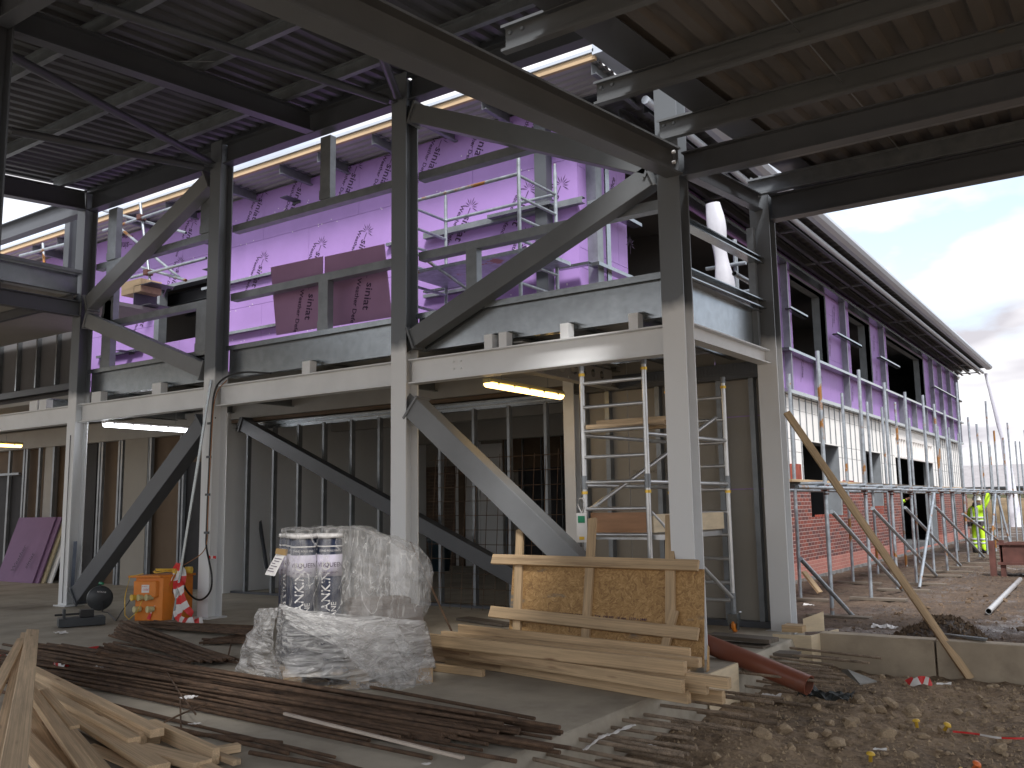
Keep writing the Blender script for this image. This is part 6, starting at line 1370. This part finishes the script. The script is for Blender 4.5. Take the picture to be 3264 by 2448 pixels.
tag(quad_board('slate_sheet', [z(9, 1690, 795, Z=.06), z(9, 1960, 845, Z=.05), z(9, 1980, 825, Z=.10), z(9, 1720, 795, Z=.10)], .01, GUT, None, Vector((0, 0, -1))), 'thin pale sheet lying on the near side of the soil mound', 'sheet')
tag(quad_board('slate_sheet', [z(9, 1040, 1030, Z=-.14), z(9, 1160, 1118, Z=-.20), z(9, 1268, 1100, Z=-.20), z(9, 1080, 1025, Z=-.10)], .012, mat('grey_slate', (.24, .235, .22), .8, 0, .2, 6.), None, Vector((0, 0, -1))), 'flat grey slab of broken sheet on the mud beyond the pipe mouth', 'sheet')
def blob(name, c_, s_, m, lab, cat, grp=None, sd_=0, rough=.5, flat=.6):
    bm = bmesh.new(); rr_ = random.Random(sd_); pls = [(Vector((rr_.gauss(0, 1), rr_.gauss(0, 1), rr_.gauss(0, 1))).normalized(), rr_.uniform(.55, .85)) for _ in range(7)]; bmesh.ops.create_icosphere(bm, subdivisions=2 if s_ < .04 else 3, radius=1)
    off = Vector((sd_*7.3, sd_*3.1, 0))
    for v in bm.verts:
        n = noise.fractal(v.co*1.1+off, 1., 2., 3); c2 = noise.cell(v.co*1.6+off) if False else 0
        v.co *= 1+n*rough*.6
        for pn, pd in pls:
            dd_ = v.co.dot(pn)-pd
            if dd_ > 0: v.co -= pn*dd_
        for ax in range(3): v.co[ax] = max(-.86, min(.86, v.co[ax]))
        v.co.z *= flat
    me = bpy.data.meshes.new(name); bm.to_mesh(me); bm.free(); me.materials.append(m); return me
RKC = []
RKS = [blob('rock', None, .05, ROCK, '', '', sd_=i, rough=rnd.uniform(.35, .7), flat=rnd.uniform(.55, .9)) for i in range(14)]
def rock(c_, s_, lab, grp, m=None):
    o = bpy.data.objects.new('rock' if m is None else 'mud_lump', (RKS if m is None else RKC)[rnd.randrange(14)]); COL.objects.link(o); o.location = c_; o.scale = (s_, s_*rnd.uniform(.7, 1.1), s_*rnd.uniform(.7, 1.)); o.rotation_euler = (rnd.uniform(-.3, .3), rnd.uniform(-.3, .3), rnd.uniform(0, 6.28)); return tag(o, lab, 'rock', grp)
big = [((9, 680, 1230), 62, 'largest buff rock just below the mouth of the drain pipe'), ((9, 1115, 1330), 42, 'pale rounded rock in the middle of the mud'), ((9, 680, 1430), 52, 'brown rock left of the yellow caps, lower middle'), ((9, 525, 1405), 36, 'oval stone beside the ends of the starter bars'),
       ((9, 540, 1520), 60, 'broad buff stone on the sandy heap'), ((9, 1015, 1510), 62, 'angular light stone left of the nearest yellow cap'), ((9, 725, 1555), 38, 'dark cube shaped rock at the lower middle'), ((9, 1340, 1455), 68, 'flat pointed slab of rock right of the middle'),
       ((9, 450, 1260), 36, 'pale rock in front of the plywood upright'), ((9, 1355, 1240), 46, 'rounded rock in the row below the ground beam, right'), ((9, 1290, 1260), 36, 'rock in the row below the ground beam, middle'), ((9, 1225, 1265), 34, 'rock in the row below the ground beam, left'),
       ((9, 1500, 1290), 52, 'long rock right of the row of rocks'), ((9, 1700, 1410), 40, 'upright rock beside the second yellow cap'), ((9, 2060, 1540), 46, 'dark rock near the right edge, low'), ((9, 2080, 1470), 40, 'brown rock at the tape by the right edge'), ((9, 1155, 1215), 42, 'flat stone behind the row of rocks'),
       ((9, 940, 1175), 34, 'cream rock right of the drain pipe mouth'), ((9, 2150, 730), 44, 'dark lump of soil beyond the ground beam at the right'), ((9, 850, 1465), 40, 'brown stone between the angular light stone and the brown rock'), ((9, 950, 1450), 36, 'greyish stone behind the angular light stone'), ((9, 245, 1640), 36, 'buff stone at the bottom edge by the sandy heap'),
       ((9, 560, 1640), 44, 'stone at the bottom edge under the broad buff stone'), ((9, 1020, 1625), 30, 'light pebble at the bottom edge'), ((9, 890, 1285), 32, 'grey stone under the pipe mouth'), ((9, 1100, 1395), 46, 'low brown stone under the pale rounded rock'), ((8, 1040, 1415), 18, 'cream stone chip on the slab near the front pile, right'), ((8, 855, 1385), 16, 'cream stone chip on the slab near the front pile, left'), ((8, 350, 1292), 12, 'small yellowish stone on the slab by the pallet')]
for (k, x, y), s_, lab in big:
    q = z(k, x, y, Z=-.27 if k == 9 and y > 900 else 0); zz_ = gz(q.x, q.y) if k == 9 else .0; s = s_/2.011*(q-Vector((0, 0, CAMH))).length/FPX; rock((q.x, q.y, zz_+s*.35), s, lab, 'rocks in the mud')
for i in range(265):
    x = rnd.uniform(-2.7, 1.2); y = 4.6+(rnd.random()**.8)*5.0; s = .012+.035*rnd.random()**2.2
    if x < -2.2 and y > 7: continue
    rock((x, y, gz(x, y)+s*.2), s, 'small buff stone scattered in the churned mud', 'small stones in the mud')
CLOD = mat('brown_clods', (.13, .088, .055), .9, 0, .3, 6.)
for me_ in RKS:
    c_ = me_.copy(); c_.materials.clear(); c_.materials.append(CLOD); RKC.append(c_)
for i in range(60):
    x = rnd.uniform(-3.2, 1.5); y = rnd.uniform(10.2, 20); s = .02+.05*rnd.random()**2
    rock((x, y, gz(x, y)+s*.2), s, 'dark lump of mud beyond the ground beam', 'lumps of mud beyond the ground beam', 1)
gr = MB(); ic = [(0, 0, 1), (.9, 0, -.3), (-.4, .8, -.3), (-.4, -.8, -.3)]
for i in range(15000):
    x = rnd.uniform(-3.0, 1.3); y = 4.2+rnd.random()*5.4; s = .004+.015*rnd.random()**3; a = rnd.random()*6.28; ca_, sa_ = math.cos(a), math.sin(a); k_ = rnd.uniform(.5, 1)
    g_ = gz(x, y); gr.add([(x+(p[0]*ca_-p[1]*sa_)*s, y+(p[0]*sa_+p[1]*ca_)*s*k_, g_+s*.3+p[2]*s*.8) for p in ic], [(0, 1, 2), (0, 2, 3), (0, 3, 1), (1, 3, 2)])
tag(gr.build('gravel', ROCK, origin=(0, 0, 0)), 'fine gravel and clods covering the mud', 'gravel', kind='stuff')
gr = MB()
for i in range(3800):
    x = rnd.uniform(-3.6, 1.6); y = 10+rnd.random()**1.3*16; s = .01+.025*rnd.random()**2; a = rnd.random()*6.28; ca_, sa_ = math.cos(a), math.sin(a)
    g_ = gz(x, y); gr.add([(x+(p[0]*ca_-p[1]*sa_)*s, y+(p[0]*sa_+p[1]*ca_)*s, g_+s*.2+p[2]*s*.6) for p in ic], [(0, 1, 2), (0, 2, 3), (0, 3, 1), (1, 3, 2)])
for (mx_, my_, r_, a_) in MOUNDS[:2]:
    for i in range(900):
        x, y = rnd.gauss(mx_, r_*.7), rnd.gauss(my_, r_*.6); s = .012+.035*rnd.random()**2.5; a = rnd.random()*6.28; ca_, sa_ = math.cos(a), math.sin(a)
        if y < 9.95: continue
        g_ = gz(x, y); gr.add([(x+(p[0]*ca_-p[1]*sa_)*s, y+(p[0]*sa_+p[1]*ca_)*s, g_+s*.3+p[2]*s*.8) for p in ic], [(0, 1, 2), (0, 2, 3), (0, 3, 1), (1, 3, 2)])
CLOD = mat('brown_clods', (.13, .088, .055), .9, 0, .3, 6.)
tag(gr.build('clods', CLOD, origin=(0, 0, 0)), 'loose clods of soil beyond the ground beam', 'soil', kind='stuff')
# safety caps on pins
for (x, y), m_, lab, tilt in (((1225, 1620), YELLOW, 'yellow mushroom cap on a pin, nearest the middle', .1), ((1530, 1400), YELLOW, 'yellow mushroom cap on a pin, furthest away', -.1), ((1690, 1420), YELLOW, 'yellow cap behind the upright rock', .5), ((1735, 1640), YELLOW, 'yellow cap lying on its side near the bottom edge', 1.3), ((1865, 1655), mat('orange_plastic', (.85, .2, .05), .4), 'orange cap at the bottom edge', .6)):
    q = z(9, x, y, Z=-.27); t = thing('safety_cap', lab, 'safety cap', (q.x, q.y, gz(q.x, q.y)), 'mushroom caps on pins'); t.rotation_euler = (tilt*.3, tilt, 0); t.scale = (.8, .8, .8)
    def loc_(mb, name, m, par): me = bpy.data.meshes.new(name); me.from_pydata(mb.v, [], mb.f); me.materials.append(m); me.polygons.foreach_set('use_smooth', mb.sm); me.update(); o = bpy.data.objects.new(name, me); COL.objects.link(o); o.parent = par; return o
    mb = MB(); mb.tube((0, 0, -.04), (0, 0, .08), .007, 6); loc_(mb, 'pin', REBARD, t)
    mb = MB(); mb.lathe([(.012, .04), (.016, .04), (.015, .09), (.034, .095), (.036, .10), (.026, .115), (.001, .12)], (0, 0, 0), 16); loc_(mb, 'cap', m_, t)
# litter
def crumple(q, s_, m, lab, cat='litter', grp=None):
    mb = MB()
    def fn(i, j): x, y = (i-.5)*s_*1.6, (j-.5)*s_; return q+Vector((x, y, .01+abs(noise.fractal(Vector((x*14, y*14, q.x*5)), 1., 2., 3))*s_*.35))
    mb.sheet(None, 12, 10, fn, False); o = mb.build('litter_scrap', m); md = o.modifiers.new('s', 'SOLIDIFY'); md.thickness = .002; return tag(o, lab, cat, grp)
for (k, x, y, Z_), s_, lab in (((7, 390, 800, .0), .10, 'white scrap on the slab left of the middle heap'), ((7, 640, 1030, .06), .09, 'white scrap on the front pile, left'), ((7, 1225, 1118, .03), .06, 'white scrap at the back of the front pile'), ((9, 1320, 765, .0), .16, 'crumpled white polythene behind the soil mound'),
                            ((7, 700, 935, 0), .08, 'pale crumbs of paper in front of the middle heap'), ((7, 1210, 1220, .1), .07, 'pale scrap among the rods'), ((7, 1250, 1390, .05), .05, 'crumpled grey scrap by the rods'), ((9, 830, 620, -.2), .1, 'white scrap beyond the far canopy column'), ((9, 1290, 1550, -.25), .05, 'white scrap on the mud by the nearest yellow cap'), ((8, 2000, 1535, -.25), .06, 'white scrap between the starter bars'),
                            ((9, 1700, 1130, -.22), .07, 'white scrap on the mud below the leaning plank'), ((9, 590, 1210, -.24), .10, 'dirty pale plastic by the pipe'), ((8, 560, 1645, .0), .03, 'tiny white scrap at the bottom of the picture')):
    crumple(z(k, x, y, Z=Z_), s_, PAPER, lab)
a = z(9, 870, 1170, Z=-.25); b = z(9, 1020, 1260, Z=-.25); crumple(a*.5+b*.5, .26, mat('black_membrane', (.03, .035, .035), .6), 'torn black membrane on the mud by the pipe mouth')
# white plastic strip along the slab edge
mb = MB(); ep = smooth([z(8, 1560, 1560, Z=-.05), z(8, 1640, 1490, Z=-.02), z(8, 1750, 1440, Z=-.03), z(8, 1880, 1395, Z=-.01)], 8)
def strip(i, j): p = ep[min(int(i*(len(ep)-1)), len(ep)-1)]; return p+Vector((j*.03, 0, .01+.02*noise.noise(p*20+Vector((0, 0, j*4)))))
mb.sheet(None, len(ep)-1, 3, strip); o = mb.build('plastic_strip', PAPER); md = o.modifiers.new('s', 'SOLIDIFY'); md.thickness = .002; tag(o, 'torn white plastic strip caught on the slab edge above the starter bars', 'plastic strip')

# ================================================================== FAR BACKGROUND
H1 = thing('bungalow', 'low grey roofed bungalow behind the far end of the scaffold', 'house', (-6, 85, -.3))
a = at(2990, 1556, Y=85); b = at(3262, 1556, Y=85); zr = at(3050, 1530, Y=88).z; ze = at(3050, 1556, Y=85).z
mb = MB(); mb.box((a.x-8, 85.4, -.5), (b.x+16, 93, ze)); mb.build('wall', BOARD, H1)
mb = MB(); mb.extr([(-4.4, -.1), (4.4, -.1), (0, zr-ze+1.2)], (a.x-8.4, 89, ze+.05), (b.x+16.4, 89, ze+.05)); mb.build('roof', RTILE, H1)
mb = MB(); mb.box((a.x-8.5, 84.5, ze-.12), (b.x+16.5, 84.7, ze+.05)); mb.build('gutter', DGREY, H1)
H2 = thing('house', 'taller house with an orange gable at the right edge', 'house', (4, 105, -.3))
c = at(3262, 1530, Y=105); pk = at(3256, 1508, Y=105); 
mb = MB(); mb.box((c.x-1.2, 105, -.5), (c.x+9, 113, at(3256, 1530, Y=105).z)); mb.build('wall', OBR, H2)
mb = MB(); mb.extr([(-5.4, 0), (5.4, 0), (0, 3.6)], (c.x+3.8, 104.6, at(3256, 1532, Y=105).z), (c.x+3.8, 113.4, at(3256, 1532, Y=105).z)); mb.build('roof', RTILE, H2)
mb = MB(); mb.add([(c.x-1.2, 104.55, at(3256, 1532, Y=105).z), (c.x+8.8, 104.55, at(3256, 1532, Y=105).z), (c.x+3.8, 104.55, at(3256, 1532, Y=105).z+3.3)], [(0, 1, 2)]); mb.build('gable', OBR, H2)
# bank and hedge
def bank(name, y, x0, x1, h, m, lab, cat, kind, th=3., rough=.5, sd_=0):
    mb = MB(); 
    def fn(i, j):
        x = x0+(x1-x0)*i; hh = h*(1+.12*noise.noise(Vector((x*.5, sd_, 0)))); a = j*math.pi; n = noise.fractal(Vector((x*1.2, a*2, sd_)), 1., 2., 5)*rough
        return Vector((x, y-math.cos(a)*th*.5+n*.5, -.5+math.sin(a)**.6*(hh+.5)+n*.5*math.sin(a)))
    mb.sheet(None, 240, 16, fn); o = mb.build(name, m, origin=(0, 0, 0)); return tag(o, lab, cat, None, kind)
bank('hillside', 74, -40, 60, at(3100, 1585, Y=74).z-.15, BANK, None, None, 'structure', 4, .35)
hd = bank('hedge', 77, -40, 60, at(3100, 1572, Y=77).z, HEDGE, 'dark clipped hedge on top of the brown bank', 'hedge', None, 2.0, .5, 5)
